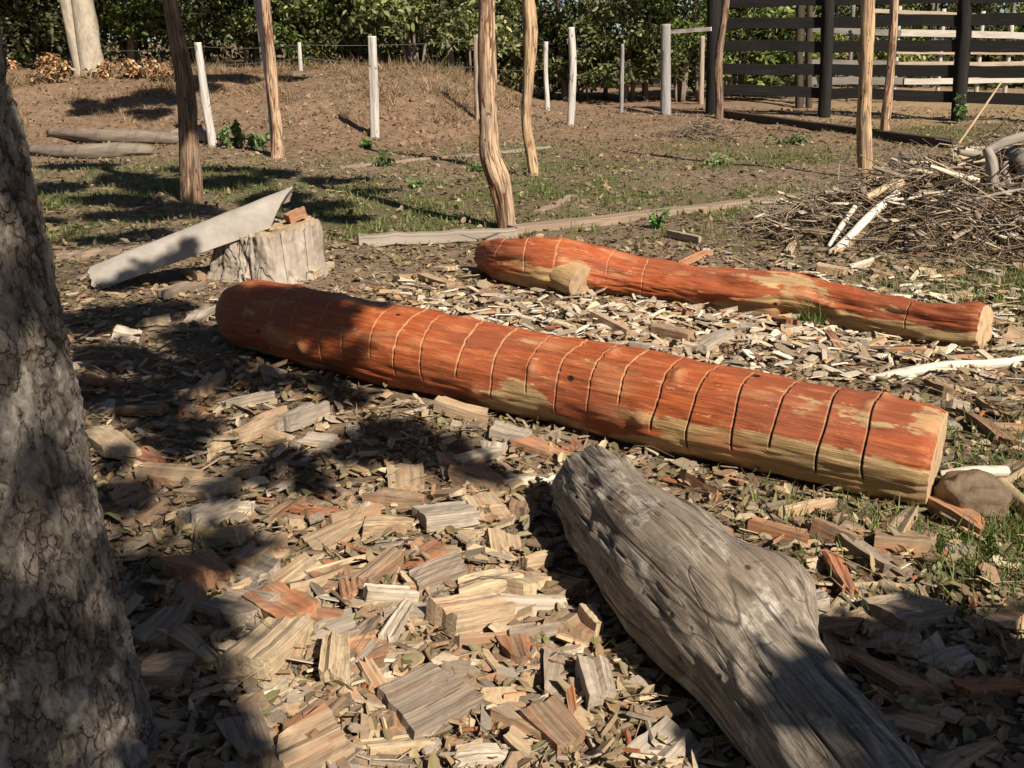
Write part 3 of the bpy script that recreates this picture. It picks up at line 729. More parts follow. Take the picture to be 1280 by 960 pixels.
# shade on the near trunk itself
for z, dx, r in [(1.62, .0, .2), (1.48, .12, .12), (1.42, -.12, .10), (1.24, .16, .04), (.47, .0, .055), (.45, .13, .055), (.49, -.12, .055), (.12, .02, .08), (.04, .1, .1), (.85, .14, .02)]:
    pts2.append((np.array([TX + .10 + dx, TY - .17, z]), r * .8, R.uniform(3.6, 4.4), 1))
crown(tree2, ax2[-1], pts2, np.random.default_rng(21), np.array([-.95, .85, 0]) + SV * 3.7)
back_shade = [(150, 128, .5), (215, 118, .6), (185, 140, .35), (110, 135, .4), (270, 100, .6), (370, 98, .5), (95, 210, .5), (150, 225, .55), (205, 235, .5), (110, 250, .45), (165, 265, .42), (225, 262, .45), (285, 232, .5), (330, 248, .45), (385, 262, .35), (300, 275, .3), (345, 215, .4), (60, 235, .5), (250, 212, .45),
    (430, 272, .25), (400, 225, .3), (120, 300, .18), (190, 292, .25), (440, 225, .22), (470, 238, .2), (60, 275, .3)]
pts1 = [(shade_pt(a, b), r, R.uniform(4.3, 5.4), 0) for a, b, r in back_shade]
crown(tree1, tax[-1], pts1, np.random.default_rng(22))

# --- pale twin-stemmed tree on the bank
b1 = G(108, 94); Yt = b1[1]
tw = empty('twin_stem_tree', b1, 'pale twin stemmed tree on the bank beside dead orange leaves', 'tree')
for pl, r in (([(100, -60), (103, 0), (110, 50), (116, 96)], 13), ([(78, -60), (84, 0), (95, 50), (104, 95)], 9)):
    a = spline([AT(x, y, Yt) for x, y in pl], 40); rr = np.linspace(r * .82, r * 1.15, 40) * Yt / F
    a[-1, 2] -= .1
    V, f, at, _, _ = tube(a, rr, 24, lambda s_, t_, q_: .02 * fbm(s_ * 2, np.cos(t_) * 2, np.sin(t_) * 2, 3), ref=(0, 1, 0))
    mk('stem', V, f, M['pale_bark'], tw, attrs=at)
rng = np.random.default_rng(31)
top = AT(90, -60, Yt)
cc = [top + np.array([rng.normal(0, 1.3), rng.normal(0, 1.3), rng.uniform(.9, 4)]) for _ in range(26)]
V, f, c = leaf_cloud(cc, [.65] * 26, [260] * 26, .14, FOREST, rng); mk('crown', V, f, M['leaf'], tw, smooth=False, fattr={'Col': c})
for d_ in (-1, 1):
    a = spline([top, top + np.array([d_ * .5, 0, 1.4]), top + np.array([d_ * 1.0, .2, 3])], 14); V, f, at, _, _ = tube(a, np.linspace(.12, .03, 14), 10, ref=(0, 1, 0)); mk('limb', V, f, M['pale_bark'], tw, attrs=at)

# --- forest edge
def bush_mesh(seed, rx, ry, rz, ncl, per, leaf):
    rng = np.random.default_rng(seed); cs = []; rs = []
    for _ in range(ncl):
        u = rng.normal(size=3); u /= np.linalg.norm(u); k = rng.uniform(.55, 1.0) ** .5
        c = u * k * np.array([rx, ry, rz]); c[2] = abs(c[2]) if rng.random() < .75 else rng.uniform(.05, 1) * rz * .6
        c[2] += rz * .22
        cs.append(c); rs.append(rng.uniform(.22, .48))
    V, f, c = leaf_cloud(cs, rs, [int(per * rng.uniform(.6, 1.4)) for _ in cs], leaf, FOREST, rng)
    V[:, 2] = np.maximum(V[:, 2], -.1)
    V2 = []; st = []
    for k in range(9):
        a = rng.uniform(0, 2 * PI); e = np.array([math.cos(a) * rx * .7, math.sin(a) * ry * .7, rz * rng.uniform(.7, 1.2)])
        st.append(tube(spline([(math.cos(a) * .1, math.sin(a) * .1, -.1), e * (.35, .35, .55), e], 10), np.linspace(.035, .008, 10), 6, ref=(.2, .9, .1))[:3])
    return (V, f, c), join(st)
variants = [bush_mesh(100 + i, *sz) for i, sz in enumerate([(1.5, 1.1, 1.9, 50, 130, .125), (1.3, 1.1, 2.4, 50, 150, .11), (1.7, 1.2, 1.6, 50, 115, .14), (1.2, 1.0, 2.9, 54, 190, .09)])]
protos = []
def bush(i, x, y, sc, rz, label):
    z = float(h(x, y))
    if i >= len(protos) or protos[i] is None:
        o = empty('forest_bush', (0, 0, 0), label, 'bush', 'bushes at the forest edge')
        (V, f, c), (sv, sf, sa) = variants[i]
        mk('foliage', V, f, M['leaf'], o, smooth=False, fattr={'Col': c}); mk('stem', sv, sf, M['limb'], o, attrs=sa)
        while len(protos) <= i: protos.append(None)
        protos[i] = o
    else:
        src = protos[i]; o = src.copy(); COL.objects.link(o)
        for ch in src.children:
            c = ch.copy(); COL.objects.link(c); c.parent = o
        o['label'] = label
    o.location = (x, y, z); o.scale = (sc, sc, sc); o.rotation_euler = (0, 0, rz)
    return o
BUSH = [(-30, 21.5, 0, 1.0, 'leafy green bush behind the closest rough barked tree'), (45, 23.0, 2, 1.1, 'green bush just behind the pale twin stemmed tree'),
    (150, 23.5, 1, 1.05, 'dark bush between the twin stemmed tree and the brown pole'), (235, 24.2, 0, 1.05, 'bush behind the leaning bleached post'),
    (310, 24.6, 3, .95, 'bush behind the paired white and brown poles'), (385, 23.6, 2, 1.1, 'bush directly behind the short white post'),
    (440, 24.2, 1, 1.05, 'bright green bush above the dry grass bank'), (520, 23.8, 0, 1.15, 'yellow green bush above the middle of the dry bank'),
    (590, 24.5, 3, 1.0, 'bush behind the tall crooked peeled pole'), (655, 25.5, 2, 1.05, 'bush behind the two slim peeled and bleached posts'),
    (720, 26.0, 1, 1.05, 'shaded bush behind the wavy bleached post'), (785, 26.0, 0, 1.1, 'shaded thicket bush between the wavy post and thick grey post'),
    (850, 26.2, 3, .9, 'bush behind the thick grey post and its rail'), (930, 27.5, 2, 1.2, 'bush seen through the blackened rails beside their end post'),
    (1000, 29.5, 1, 1.1, 'bush behind the paired dark posts in the pen'), (1090, 34, 0, 1.2, 'bush far behind the pale yard rails'), (1180, 34.5, 3, 1.1, 'tall bush beyond the pale yard posts'), (1270, 34, 2, 1.2, 'bush beyond the far end of the pale yard fence')]
for px, Yb, vi, sc, lab in BUSH:
    x = (px - 640) / F * Yb * .99
    bush(vi, x, Yb + 1.0 + R.uniform(-.5, 1.4), sc * R.uniform(.85, 1.25), R.uniform(0, 6.28), lab)
# the wood behind reads as one mass
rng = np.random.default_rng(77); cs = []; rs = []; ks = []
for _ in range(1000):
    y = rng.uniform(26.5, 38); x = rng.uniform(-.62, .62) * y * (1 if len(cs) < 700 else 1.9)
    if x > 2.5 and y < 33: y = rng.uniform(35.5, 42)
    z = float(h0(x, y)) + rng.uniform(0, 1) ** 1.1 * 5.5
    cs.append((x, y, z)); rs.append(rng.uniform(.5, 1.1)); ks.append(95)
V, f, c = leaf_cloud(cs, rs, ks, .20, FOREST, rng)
mk('woods', V, f, M['leaf'], None, smooth=False, fattr={'Col': c * .6})['kind'] = 'stuff'  # leaf colour darkened to stand in for shade in the gaps
st = []
for _ in range(70):
    y = rng.uniform(25.5, 32); x = rng.uniform(-.55, .55) * y
    if x > 3 and y < 33: y = 35
    b = np.array([x, y, float(h(x, y)) - .1]); l = rng.normal(0, .25, 2)
    st.append(tube(spline([b, b + (l[0], l[1], 2.2), b + (l[0] * 1.8, l[1] * 2, 4.8)], 9), np.linspace(.07, .03, 9) * rng.uniform(.4, 1.3), 7, ref=(.1, .95, .1))[:3])
V, f, at = join(st); mk('undergrowth_stems', V, f, M['limb'], None, attrs=at)['kind'] = 'stuff'

# --- trees standing out of the wood: slim trunks, boughs hanging over the edge of the yard
FT = [(40, 23.6, 'slim forest tree close behind the pale twin stemmed tree'), (185, 24.5, 'slim forest tree behind the dead orange shrubs'), (345, 24.0, 'slim pale forest tree behind the paired poles'),
      (480, 25.5, 'slim forest tree above the straight squared white post'), (570, 24.8, 'slim forest tree between the squared white post and kinked pole'), (705, 27.0, 'slim forest tree behind the wavy white post'), (800, 27.4, 'slim forest tree, bare low down, beside the thick grey post'),
      (865, 27.2, 'slim forest tree behind the pale cross rail')]
rng = np.random.default_rng(83)
for px, Yf, lab in FT:
    x = (px - 640) / F * Yf; b = np.array([x, Yf, float(h(x, Yf)) - .1])
    o = empty('forest_tree', b + (0, 0, .1), lab, 'tree', 'slim trees at the forest edge')
    l = rng.normal(0, .3, 2); a = spline([b, b + (l[0], l[1] * .5, 2.2), b + (l[0] * 1.5, l[1], 4.8)], 24)
    V, f, at, _, _ = tube(a, np.linspace(.085, .04, 24), 12, lambda s_, t_, r: .012 * fbm(s_ * 3, np.cos(t_), np.sin(t_), 2), ref=(.1, .95, .1)); mk('trunk', V, f, M['limb'], o, attrs=at)
    cs = [b + np.array([rng.normal(0, 1.2), rng.uniform(-3.6, .3), rng.uniform(2.75, 5.2)]) for _ in range(13)]
    lb = []
    for c_ in cs[::3]: lb.append(tube(spline([a[14], a[14] * .4 + c_ * .6 + (0, 0, .3), c_], 8), np.linspace(.03, .008, 8), 6, ref=(.3, .3, .9))[:3])
    V, f, at = join(lb); mk('limb', V, f, M['limb'], o, attrs=at)
    V, f, c = leaf_cloud(cs, [.55] * 13, [150] * 13, .14, FOREST, rng); mk('crown', V, f, M['leaf'], o, smooth=False, fattr={'Col': c})
# --- unseen trees added round the viewer to block sky light
rng = np.random.default_rng(84); proto = None
for x, y, sc, lab in [(-5.5, -1.0, 1.0, 'broad tree added to block the sky beside the rough barked tree, outside the view'), (-6.6, 4.2, .9, 'unseen broad tree added to block the sky further along from the rough barked tree'), (-4.6, -6.5, 1.1, 'broad tree added to block the sky well behind the viewer'),
                      (.5, -9.5, 1.1, 'broad tree added to block the sky straight behind the viewer'), (7.0, -12.5, 1.1, 'broad tree added to block the sky farthest behind the viewer'), (9.0, -.6, .72, 'smaller unseen tree added to block the sky on the brush pile side of the yard'), (-8.5, 10.5, .9, 'unseen broad tree added to block the sky level with the fallen branches')]:
    if proto is None:
        o = proto = empty('sky_block_tree', (0, 0, 0), lab, 'tree', 'unseen trees added to block sky light')
        V, f, at, _, _ = tube(spline([(0, 0, -.2), (.05, .02, 2), (.1, .1, 4.6)], 30), np.linspace(.26, .12, 30), 18, ref=(0, 1, 0)); mk('trunk', V, f, M['limb'], o, attrs=at)
        cs = []
        for _ in range(46):
            d = rng.normal(size=3); d /= np.linalg.norm(d); cs.append(np.array([0, 0, 4.6]) + d * rng.uniform(.4, 1) * np.array([2.6, 2.6, 2.9]))
        lb = [tube(spline([(.08, .08, 3.4), np.array([0, 0, 3.9]) * .5 + c_ * .5, c_], 8), np.linspace(.06, .012, 8), 6, ref=(.3, .3, .9))[:3] for c_ in cs[::3]]
        V, f, at = join(lb); mk('limb', V, f, M['limb'], o, attrs=at)
        V, f, c = leaf_cloud(cs, [.8] * 46, [190] * 46, .26, FOREST, rng); mk('crown', V, f, M['leaf'], o, smooth=False, fattr={'Col': c})
    else:
        o = proto.copy(); COL.objects.link(o); o['label'] = lab
        for ch in proto.children: c = ch.copy(); COL.objects.link(c); c.parent = o
    o.location = (x, y, float(h(x, y))); o.scale = (sc, sc, sc); o.rotation_euler = (0, 0, rng.uniform(0, 6))

# --- dead leafy shrubs on the bank
def dead_shrub(px, py, w, hgt, label, seed, nleaf=260, cols=DRYC, size=.085, name='dead_shrub', mat='dry', cat='shrub'):
    rng = np.random.default_rng(seed); b = G(px, py)
    o = empty(name, b, label, cat); sp = []; cs = []; 
    for _ in range(10):
        e = b + np.array([rng.normal(0, w * .5), rng.normal(0, w * .35), hgt * rng.uniform(.5, 1.1)])
        sp.append(tube(spline([b + (0, 0, -.03), b * .55 + e * .45 + (0, 0, hgt * .1), e], 8), np.linspace(.012, .004, 8) * max(.4, hgt), 5, ref=(.1, .95, .1))[:3])
        cs += [e, b * .5 + e * .5]
    V, f, at = join(sp); mk('stem', V, f, M['limb'], o, attrs=at)
    V, f, c = leaf_cloud(cs, [w * .3] * len(cs), [max(4, nleaf // len(cs))] * len(cs), size, cols, rng); V[:, 2] = np.maximum(V[:, 2], b[2] - .02)
    mk('foliage', V, f, M[mat], o, smooth=False, fattr={'Col': c}); return o
OR = [(.42, .245, .12), (.50, .33, .18), (.30, .165, .08), (.36, .25, .14)]
dead_shrub(72, 104, .5, .42, 'shrub of dead orange leaves at the foot of the twin stemmed tree', 1, 700, OR)
dead_shrub(132, 98, .35, .25, 'small dead brown shrub close beside the pale twin stems', 2, 280, OR)
dead_shrub(168, 98, .4, .32, 'dead orange leaved shrub between the twin stemmed tree and brown pole', 3, 420, OR)
dead_shrub(205, 100, .35, .26, 'low dead shrub just behind the crooked brown pole', 4, 300, OR)
GR = [(.08, .155, .032), (.12, .21, .05), (.06, .115, .026), (.15, .23, .075)]
for (px, py, ww, hh, lab, sd, nl, sz) in [(296, 186, .22, .30, 'broad leaved green weed beside the leaning bleached post', 11, 190, .11), (322, 186, .2, .2, 'lower green weed between the broad weed and the paired poles', 12, 120, .10),
    (478, 208, .14, .18, 'small green weed at the thin board in the yard', 13, 70, .075), (995, 180, .28, .12, 'flat green weed in front of the blackened rail fence', 14, 130, .085),
    (1000, 412, .10, .13, 'grassy green tuft under the thinner red log', 15, 0, .09), (460, 185, .1, .12, 'tiny green seedling near the white post', 16, 40, .07),
    (822, 285, .12, .16, 'small weed growing beside the long brown timber', 17, 60, .055), (520, 235, .1, .08, 'creeping green weed in the trodden yard grass', 18, 60, .06), (895, 208, .3, .09, 'spreading low weed beside the small twig heap', 19, 120, .07), (600, 215, .2, .12, 'low weed close to the tall crooked pole', 20, 90, .07)]:
    if nl: dead_shrub(px, py, ww, hh, lab, sd, nl, GR, sz, 'green_weed', 'leaf', 'weed')

# ------------------------------------------------------------------ poles and posts
def pole(name, pts, mat, label, cat, group=None, extra=0.0, Y=None, seed=0, lump=.12, seg=28, topz=None, square=False, pre=None, sink=.12):
    """pts: (px, py, half width px) from the top down to the foot; stands at the foot's own distance"""
    b = G(pts[-1][0], pts[-1][1]); Y = b[1] if Y is None else Y
    P = [AT(x, y, Y) for x, y, _ in pts]; Rr = [hw * depth(p) / F for (x, y, hw), p in zip(pts, P)]
    if extra:
        d = P[0] - P[1]; d /= np.linalg.norm(d); P = [P[0] + d * extra] + P; Rr = [Rr[0] * .9] + Rr
    P.append(P[-1] + np.array([0, 0, -sink])); Rr.append(Rr[-1])
    nn = 70
    a = spline(P, nn); rr = spline([(r, 0, 0) for r in Rr], nn)[:, 0]
    def dp(s_, t_, r):
        d = r * lump * fbm(s_ * 2.5, np.cos(t_) * 1.3, np.sin(t_) * 1.3 + seed, 3) + r * .10 * fbm(s_ * 2, np.cos(t_) * 5, np.sin(t_) * 5 + seed, 2)
        if square:
            k = 1 / np.maximum(np.abs(np.cos(t_ + .4)), np.abs(np.sin(t_ + .4))); d = d + r * (np.minimum(k, 1.33) * .88 - 1)
        return d
    V, f, at, _, _ = tube(a, rr, seg, dp, ref=(0, 1, 0)); at['sc'] = at['sc'] + np.array([seed * 7.1, 0, 0])
    return mko(name, V, f, M[mat], label, cat, group, attrs=at)
G1 = 'peeled poles standing in the yard'
pole('peeled_pole', [(212, 0, 9), (222, 50, 10), (231, 100, 11), (235, 160, 12), (238, 210, 13), (240, 251, 14)], 'pole_brown', 'crooked dark brown pole standing behind the grey roofing sheet', 'pole', G1, 1.2, seed=1)
pole('peeled_pole', [(331, 0, 6), (337, 60, 6), (341, 110, 7), (346, 160, 7), (348, 197, 9)], 'pole_orange', 'thin orange brown pole with a white pole leaning on it', 'pole', G1, 1.5, seed=2)
pole('bleached_pole', [(322, 0, 4.5), (328, 40, 4.5), (334, 90, 4), (338, 130, 3.6), (342, 178, 3.6)], 'post_white', 'slender white pole leaning against the thin orange brown pole', 'pole', G1, 1.2, seed=3, Y=float(G(348, 197)[1]) + .28)
pole('peeled_pole', [(608, 0, 10.5), (609, 80, 11), (610, 140, 11.5), (613, 190, 13.5), (624, 228, 14.5), (631, 260, 11.5), (634, 286, 11.5)], 'pole_orange', 'tall thick peeled pole with a kinked dark foot behind the red log', 'pole', G1, 1.2, seed=4, lump=.2)
pole('peeled_pole', [(660, 0, 8.5), (663, 50, 8.5), (660, 105, 7.2), (658, 150, 6.5), (663, 190, 6.5), (667, 219, 6.5)], 'pole_tan', 'wavy pale peeled pole just behind the kinked one', 'pole', G1, 1.4, seed=5, lump=.2)
pole('peeled_pole', [(1085, 0, 9), (1083, 75, 7.5), (1080, 150, 9), (1081, 190, 9), (1082, 223, 8.5)], 'pole_tan', 'stout pale tan pole standing beside the brush pile', 'pole', G1, 1.3, seed=6)
pole('peeled_pole', [(1118, 0, 5), (1114, 75, 5), (1107, 150, 5.5), (1106, 174, 5.5)], 'pole_orange', 'slim leaning tan pole between the stout pole and the rail fence', 'pole', G1, 1.4, seed=7)
G2 = 'bleached fence posts across the yard'
pole('fence_post', [(465, 45, 4.8), (467, 100, 5), (469, 173, 5.2)], 'post_white', 'straight squared white post standing in front of the dry bank', 'fence post', G2, seed=8, square=True, lump=.05)
pole('fence_post', [(247, 53, 4.5), (253, 100, 5), (259, 140, 5.5), (266, 182, 5.5)], 'post_white', 'leaning bleached post with a forked top beside the crooked brown pole', 'fence post', G2, seed=9)
pole('fence_post', [(374, 53, 2.4), (376, 87, 2.6)], 'post_white', 'short thin white post at the top of the bank', 'fence post', G2, seed=10, Y=21.0, sink=.4)
pole('fence_post', [(596, 44, 4.5), (597, 100, 4.5), (598, 162, 4.5)], 'post_tan', 'greyish post almost hidden behind the kinked peeled pole', 'fence post', G2, seed=11, Y=17.5, sink=.3)
pole('fence_post', [(682, 52, 3), (682, 90, 3), (684, 126, 3)], 'post_white', 'small bleached post near the bushes behind the wavy pole', 'fence post', G2, seed=12, Y=22.0, sink=.3)
pole('fence_post', [(714, 34, 4.2), (716, 90, 4.8), (713, 157, 4.4)], 'post_white', 'tall wavy white post standing alone before the shaded bushes', 'fence post', G2, seed=13)
pole('fence_post', [(832, 30, 6.2), (832, 143, 6.6)], 'post_grey', 'thick smooth grey post joined to the corral by a pale rail', 'fence post', G2, seed=14, lump=.03)
pole('fence_post', [(878, 45, 3), (876, 130, 3.2)], 'post_tan', 'thin tan post between the grey post and the black corral', 'fence post', G2, seed=15)
pole('fence_post', [(778, 55, 2.2), (777, 128, 2.4)], 'post_grey', 'dim thin grey post in the shade before the bushes', 'fence post', G2, seed=16, Y=22.3, sink=.3)
# wires
def wire(pl, label):
    P = [np.asarray(p) for p in pl]; a = []
    for p, q_ in zip(P[:-1], P[1:]):
        for t in np.linspace(0, 1, 12, endpoint=False):
            s_ = p * (1 - t) + q_ * t; s_ = s_ - np.array([0, 0, .05 * 4 * t * (1 - t)]); a.append(s_)
    a.append(P[-1]); V, f, at, _, _ = tube(np.array(a), np.full(len(a), .0045), 5, ref=(0, .05, 1))
    mko('fence_wire', V, f, M['wire'], label, 'wire', 'sagging fence wires')
YA, YB, YC = float(G(266, 182)[1]), 21.0, 22.0
wire([AT(110, 62, YB + .2), AT(250, 58, YB), AT(375, 56, YB), AT(600, 50, YB + 1.0), AT(682, 55, YC)], 'top wire sagging across the bank to the small bleached post')
wire([AT(110, 84, YB + .2), AT(250, 80, YB), AT(375, 72, YB), AT(600, 84, YB + 1.0), AT(683, 86, YC)], 'lower wire running along the bank in front of the bushes')

# ------------------------------------------------------------------ blackened corral fence
cor = empty('corral_fence', G(1030, 145), 'blackened timber corral fence of five heavy rails and thick posts', 'fence')
YP1, YP3 = float(G(892, 143)[1]), float(G(1197, 151)[1])
def yat(px): return YP1 + (YP3 - YP1) * (px - 892) / (1197 - 892)
for i, (pl, hw) in enumerate([([(893, -30), (892, 70), (891, 146)], 8.5), ([(1036, -30), (1034, 50), (1030, 147)], 7.5), ([(1208, -30), (1204, 50), (1197, 154)], 8.5), ([(1398, -30), (1390, 60), (1380, 165)], 8.5)]):
    Yp = yat(pl[-1][0]); P = [AT(x, y, Yp) for x, y in pl]; P.append(P[-1] - np.array([0, 0, .1]))
    a = spline(P, 30); rr = np.full(30, hw * Yp / F)
    V, f, at, _, _ = tube(a, rr, 22, lambda s_, t_, r: .012 * fbm(s_ * 2, np.cos(t_) * 2, np.sin(t_) * 2 + i, 3), ref=(0, 1, 0))
    mk('post', V, f, M['dark_wood'], cor, attrs=at)
for (ya, yb, hw) in [(3, -5, 6), (30, 24, 6.2), (57, 58, 6.2), (85, 90, 6.2), (112, 123, 6.2)]:
    # rails nailed on the far side of the posts
    k = (1420 - 905) / (1280 - 905)
    pa = AT(893, ya, yat(893) + .16); pb = AT(1420, ya + (yb - ya) * k, yat(1420) + .16)
    V, f, at = beam(pa, pb, .05, 2 * hw * yat(1000) / F, 14, .014); mk('rail', V, f, M['dark_wood'], cor, attrs=at, smooth=False)
pole('peeled_pole', [(911, -20, 3.6), (904, 30, 4.5), (898, 75, 5), (899, 120, 5), (899, 149, 5)], 'pole_brown', 'bent brown pole leaning on the corral end post', 'pole', G1, 0.3, seed=21)
Yg = float(G(832, 143)[1])
V, f, at = beam(AT(838, 40, Yg + .02), AT(889, 36, YP1 - .17), .05, .08); mko('cross_rail', V, f, M['post_white'], 'pale rail between the thick grey post and the corral', 'rail', attrs=at, smooth=False)
# ivy on the third corral post
dead_shrub(1196, 155, .16, .50, 'leafy green creeper growing up the corral post', 33, 150, GR, .09, 'creeper', 'leaf', 'climbing plant')
# pale yard fence beyond
yf = empty('yard_fence', AT(1180, 118, 27.5) * (1, 1, 0), 'pale weathered yard fence of thin rails seen through the corral', 'fence')
def yq(px): return 26.0 + (px - 1000) * .006
for px, top, hw in [(1012, 4, 3.2), (1067, 3, 3), (1125, 8, 3), (1180, 11, 3.2), (1229, 14, 3.4), (1265, 30, 3.2), (1310, 14, 3.4)]:
    Yq = yq(px); V, f, at, _, _ = tube(spline([AT(px, top, Yq), np.array([AT(px, 60, Yq)[0], Yq, float(h(AT(px, 60, Yq)[0], Yq)) - .1])], 12), np.full(12, hw * .8 * Yq / F), 14, ref=(0, 1, 0)); mk('post', V, f, M['post_pale' if px > 1100 else 'post_shaded'], yf, attrs=at)
for (xa, ya, xb, yb, hw, mt) in [(1090, 13, 1330, 25, 2.2, 'post_tan'), (1125, 41, 1330, 46, 3.8, 'post_pale'), (1120, 66, 1330, 67, 1.3, 'post_tan'), (1122, 80, 1330, 79, 2.4, 'post_tan'), (1130, 102, 1330, 99, 3.4, 'post_pale'), (1008, 36, 1126, 42, 3.4, 'post_shaded'), (1008, 78, 1124, 80, 3.6, 'post_shaded'), (1008, 101, 1128, 101, 4.2, 'post_shaded')]:
    V, f, at = beam(AT(xa, ya, yq(xa) - .10), AT(xb, yb, yq(xb) - .10), .04, 2 * hw * 27 / F, 10, .006); mk('rail', V, f, M[mt], yf, attrs=at, smooth=False)
ga = 'paired dark posts inside the pen'
for px, lab in ((999, 'dark pen post with its twin close behind the second corral post'), (1011, 'dark slimmer pen post, partner of the broader one behind the corral rails')):
    pole('pen_post', [(px + 2, -30, 5.0 if px == 999 else 4), (px, 60, 5.0 if px == 999 else 4), (px, 135, 5 if px == 999 else 4)], 'dark_beam', lab, 'post', ga, seed=px % 17, lump=.04)
V, f, at = beam(AT(1062, 38, 25.2), AT(1088, 118, 25.2), .05, .07); mko('brace', V, f, M['dark_wood'], 'dark slanting brace in the pen behind the corral rails', 'brace', attrs=at, smooth=False)

# ------------------------------------------------------------------ timbers on the ground
GT = 'timbers lying on the ground'
def timber(x0, y0, x1, y1, w_, t_, mat, label, lift=0.0, n=14, jit=.004):
    a, b = G(x0, y0), G(x1, y1); a[2] += t_ / 2 + lift - .01; b[2] += t_ / 2 + lift - .01
    V, f, at = beam(a, b, w_, t_, n, jit); return mko('timber', V, f, M[mat], label, 'timber', GT, attrs=at, smooth=False)
timber(448, 306, 645, 297, .10, .085, 'board_grey', 'grey timber with a lit edge lying between stump and red log')
timber(640, 292, 1045, 246, .15, .07, 'board', 'long brown timber running from the grey one to the brush pile')
timber(70, 322, 262, 308, .12, .05, 'board', 'brown board on the ground behind the grey roofing sheet')
timber(422, 210, 560, 196, .12, .03, 'board', 'thin flat board lying in the trodden yard near the white post')
timber(565, 197, 690, 184, .14, .03, 'board_grey', 'thin pale board lying behind the kinked peeled pole')
timber(905, 146, 1195, 186, .14, .14, 'dark_beam', 'dark squared beam lying in front of the corral')
timber(672, 266, 716, 246, .09, .03, 'board', 'short board lying near the foot of the kinked pole')
def lying(pts, mat, label, name='fallen_branch', cat='branch', seed=0, group=None, sink=.1, lump=.15):
    pr = [CEN(*p, sink=sink) for p in pts]; nn = 40
    a = spline([p for p, r in pr], nn); rr = spline([(r, 0, 0) for p, r in pr], nn)[:, 0]
    V, f, at, _, _ = tube(a, rr, 26, lambda s_, t_, r: r * lump * fbm(s_ * 3, np.cos(t_) * 1.5, np.sin(t_) * 1.5 + seed, 3) + r * .06 * fbm(s_ * 5, np.cos(t_) * 6, np.sin(t_) * 6 + seed, 2))
    return mko(name, V, f, M[mat], label, cat, group, attrs=at)
lying([(62, 166, 5), (120, 170, 8), (180, 171, 8), (222, 174, 6)], 'limb', 'long dark fallen branch behind the crooked brown pole', seed=1)
lying([(40, 188, 7), (100, 190, 9), (150, 187, 9), (190, 188, 6)], 'limb', 'thicker grey fallen limb lying before the longer dark branch', seed=2)
lying([(215, 168, 5), (240, 166, 8), (262, 172, 7)], 'branch_grey', 'stubby grey log piece behind the leaning bleached post', 'log_piece', 'log', seed=3)

# ------------------------------------------------------------------ stump and roofing sheet
sb_ = G(342, 340); sr = 64 * depth(sb_) / F
zz = np.linspace(-.08, .30, 40)
stump = empty('tree_stump', sb_, 'broad split grey tree stump with a flat top, under the roofing sheet', 'stump')
def sdisp(SS, TT, r):
    lob = .09 * np.cos(TT * 3 + 1) + .06 * np.cos(TT * 5 + 2) + .03 * np.cos(TT * 11 + 3 * np.sin(TT * 2))
    ck = np.abs(np.sin(TT * 4.5 + 1.9 * np.sin(TT * 2 + 1) + SS * 1.8 + .5 * fbm(SS * 4, np.cos(TT) * 3, np.sin(TT) * 3, 2))); 
    d = r * lob - .045 * np.clip(1 - ck / .16, 0, 1) + .022 * fbm(SS * 5, np.cos(TT) * 8, np.sin(TT) * 8, 4) + .008 * fbm(SS * 25, np.cos(TT) * 25, np.sin(TT) * 25, 3)
    return d + .10 * np.exp(-SS / .10) * (1 + .6 * np.cos(TT * 4 + 1))
V, f, at, SSs, TTs = tube(np.stack([np.full(40, sb_[0]), np.full(40, sb_[1]), sb_[2] + zz], -1), np.full(40, sr * .93), 160, sdisp, cap0=False, cap1=False, ref=(0, 1, 0))
lift = (.055 * (V[:, 0] - sb_[0]) / sr + .035 * fbm(V[:, 0] * 14, V[:, 1] * 14, 0, 3)) * np.clip((V[:, 2] - sb_[2]) / .3, 0, 1); V[:, 2] += lift
mk('trunk', V, f, M['stump'], stump, attrs=at)
ring = V[39 * 160:40 * 160]; c = ring.mean(0); vs = [c]; sc_ = [(0, 0, 0)]; q4 = []; q3 = []
fr = [.2, .45, .7, .9, .995]
for k in fr:
    for p in ring:
        o = (p - c) * k; vs.append(c + o + np.array([0, 0, (.022 * float(pn(o[0] * 12, o[1] * 12, 4)) + .008) if k < .99 else 0])); sc_.append((0, o[0], o[1]))
for j in range(160):
    j2 = (j + 1) % 160; q3.append((0, 1 + j, 1 + j2))
    for k in range(4): q4.append((1 + k*160 + j, 1 + (k+1)*160 + j, 1 + (k+1)*160 + j2, 1 + k*160 + j2))
mk('sawn_top', np.array(vs), [np.array(q4), np.array(q3)], M['stump_top'], stump, attrs={'sc': np.array(sc_)})
# curved sheet, low end on the ground, high end on the stump
Ll = G(119, 364); Rl = AT(338, 285, sb_[1] - .20)
Lr = AT(109, 333, Ll[1] + .14); Rr_ = AT(363, 232, Rl[1] + .14)
nu, nv = 60, 22; th_ = .012; gv = []
def sheet_pt(u, v):
    lo = Ll * (1 - u) + Rl * u; ri = Lr * (1 - u) + Rr_ * u
    up_ = ri - lo
    back = np.array([.02, .17, 0.0])
    if v <= .6:
        k = v / .6; p = lo + up_ * (k * .9) + np.array([0, -.018 * math.sin(PI * k), .008 * math.sin(PI * k)])
        if k > .8: p = p + (back * .18 + up_ * .06) * ((k - .8) / .2) ** 2
    else:
        k = (v - .6) / .4; p = lo + up_ * (.96 - .40 * k ** 1.6) + back * (.18 + .75 * k)
    p = p + np.array([0, 0, .004 * float(pn(u * 7, v * 3, 2))])
    if u > .97 or u < .03: p = p + (Rl - Ll) / np.linalg.norm(Rl - Ll) * .02 * float(pn(v * 9, u, 8))
    return p
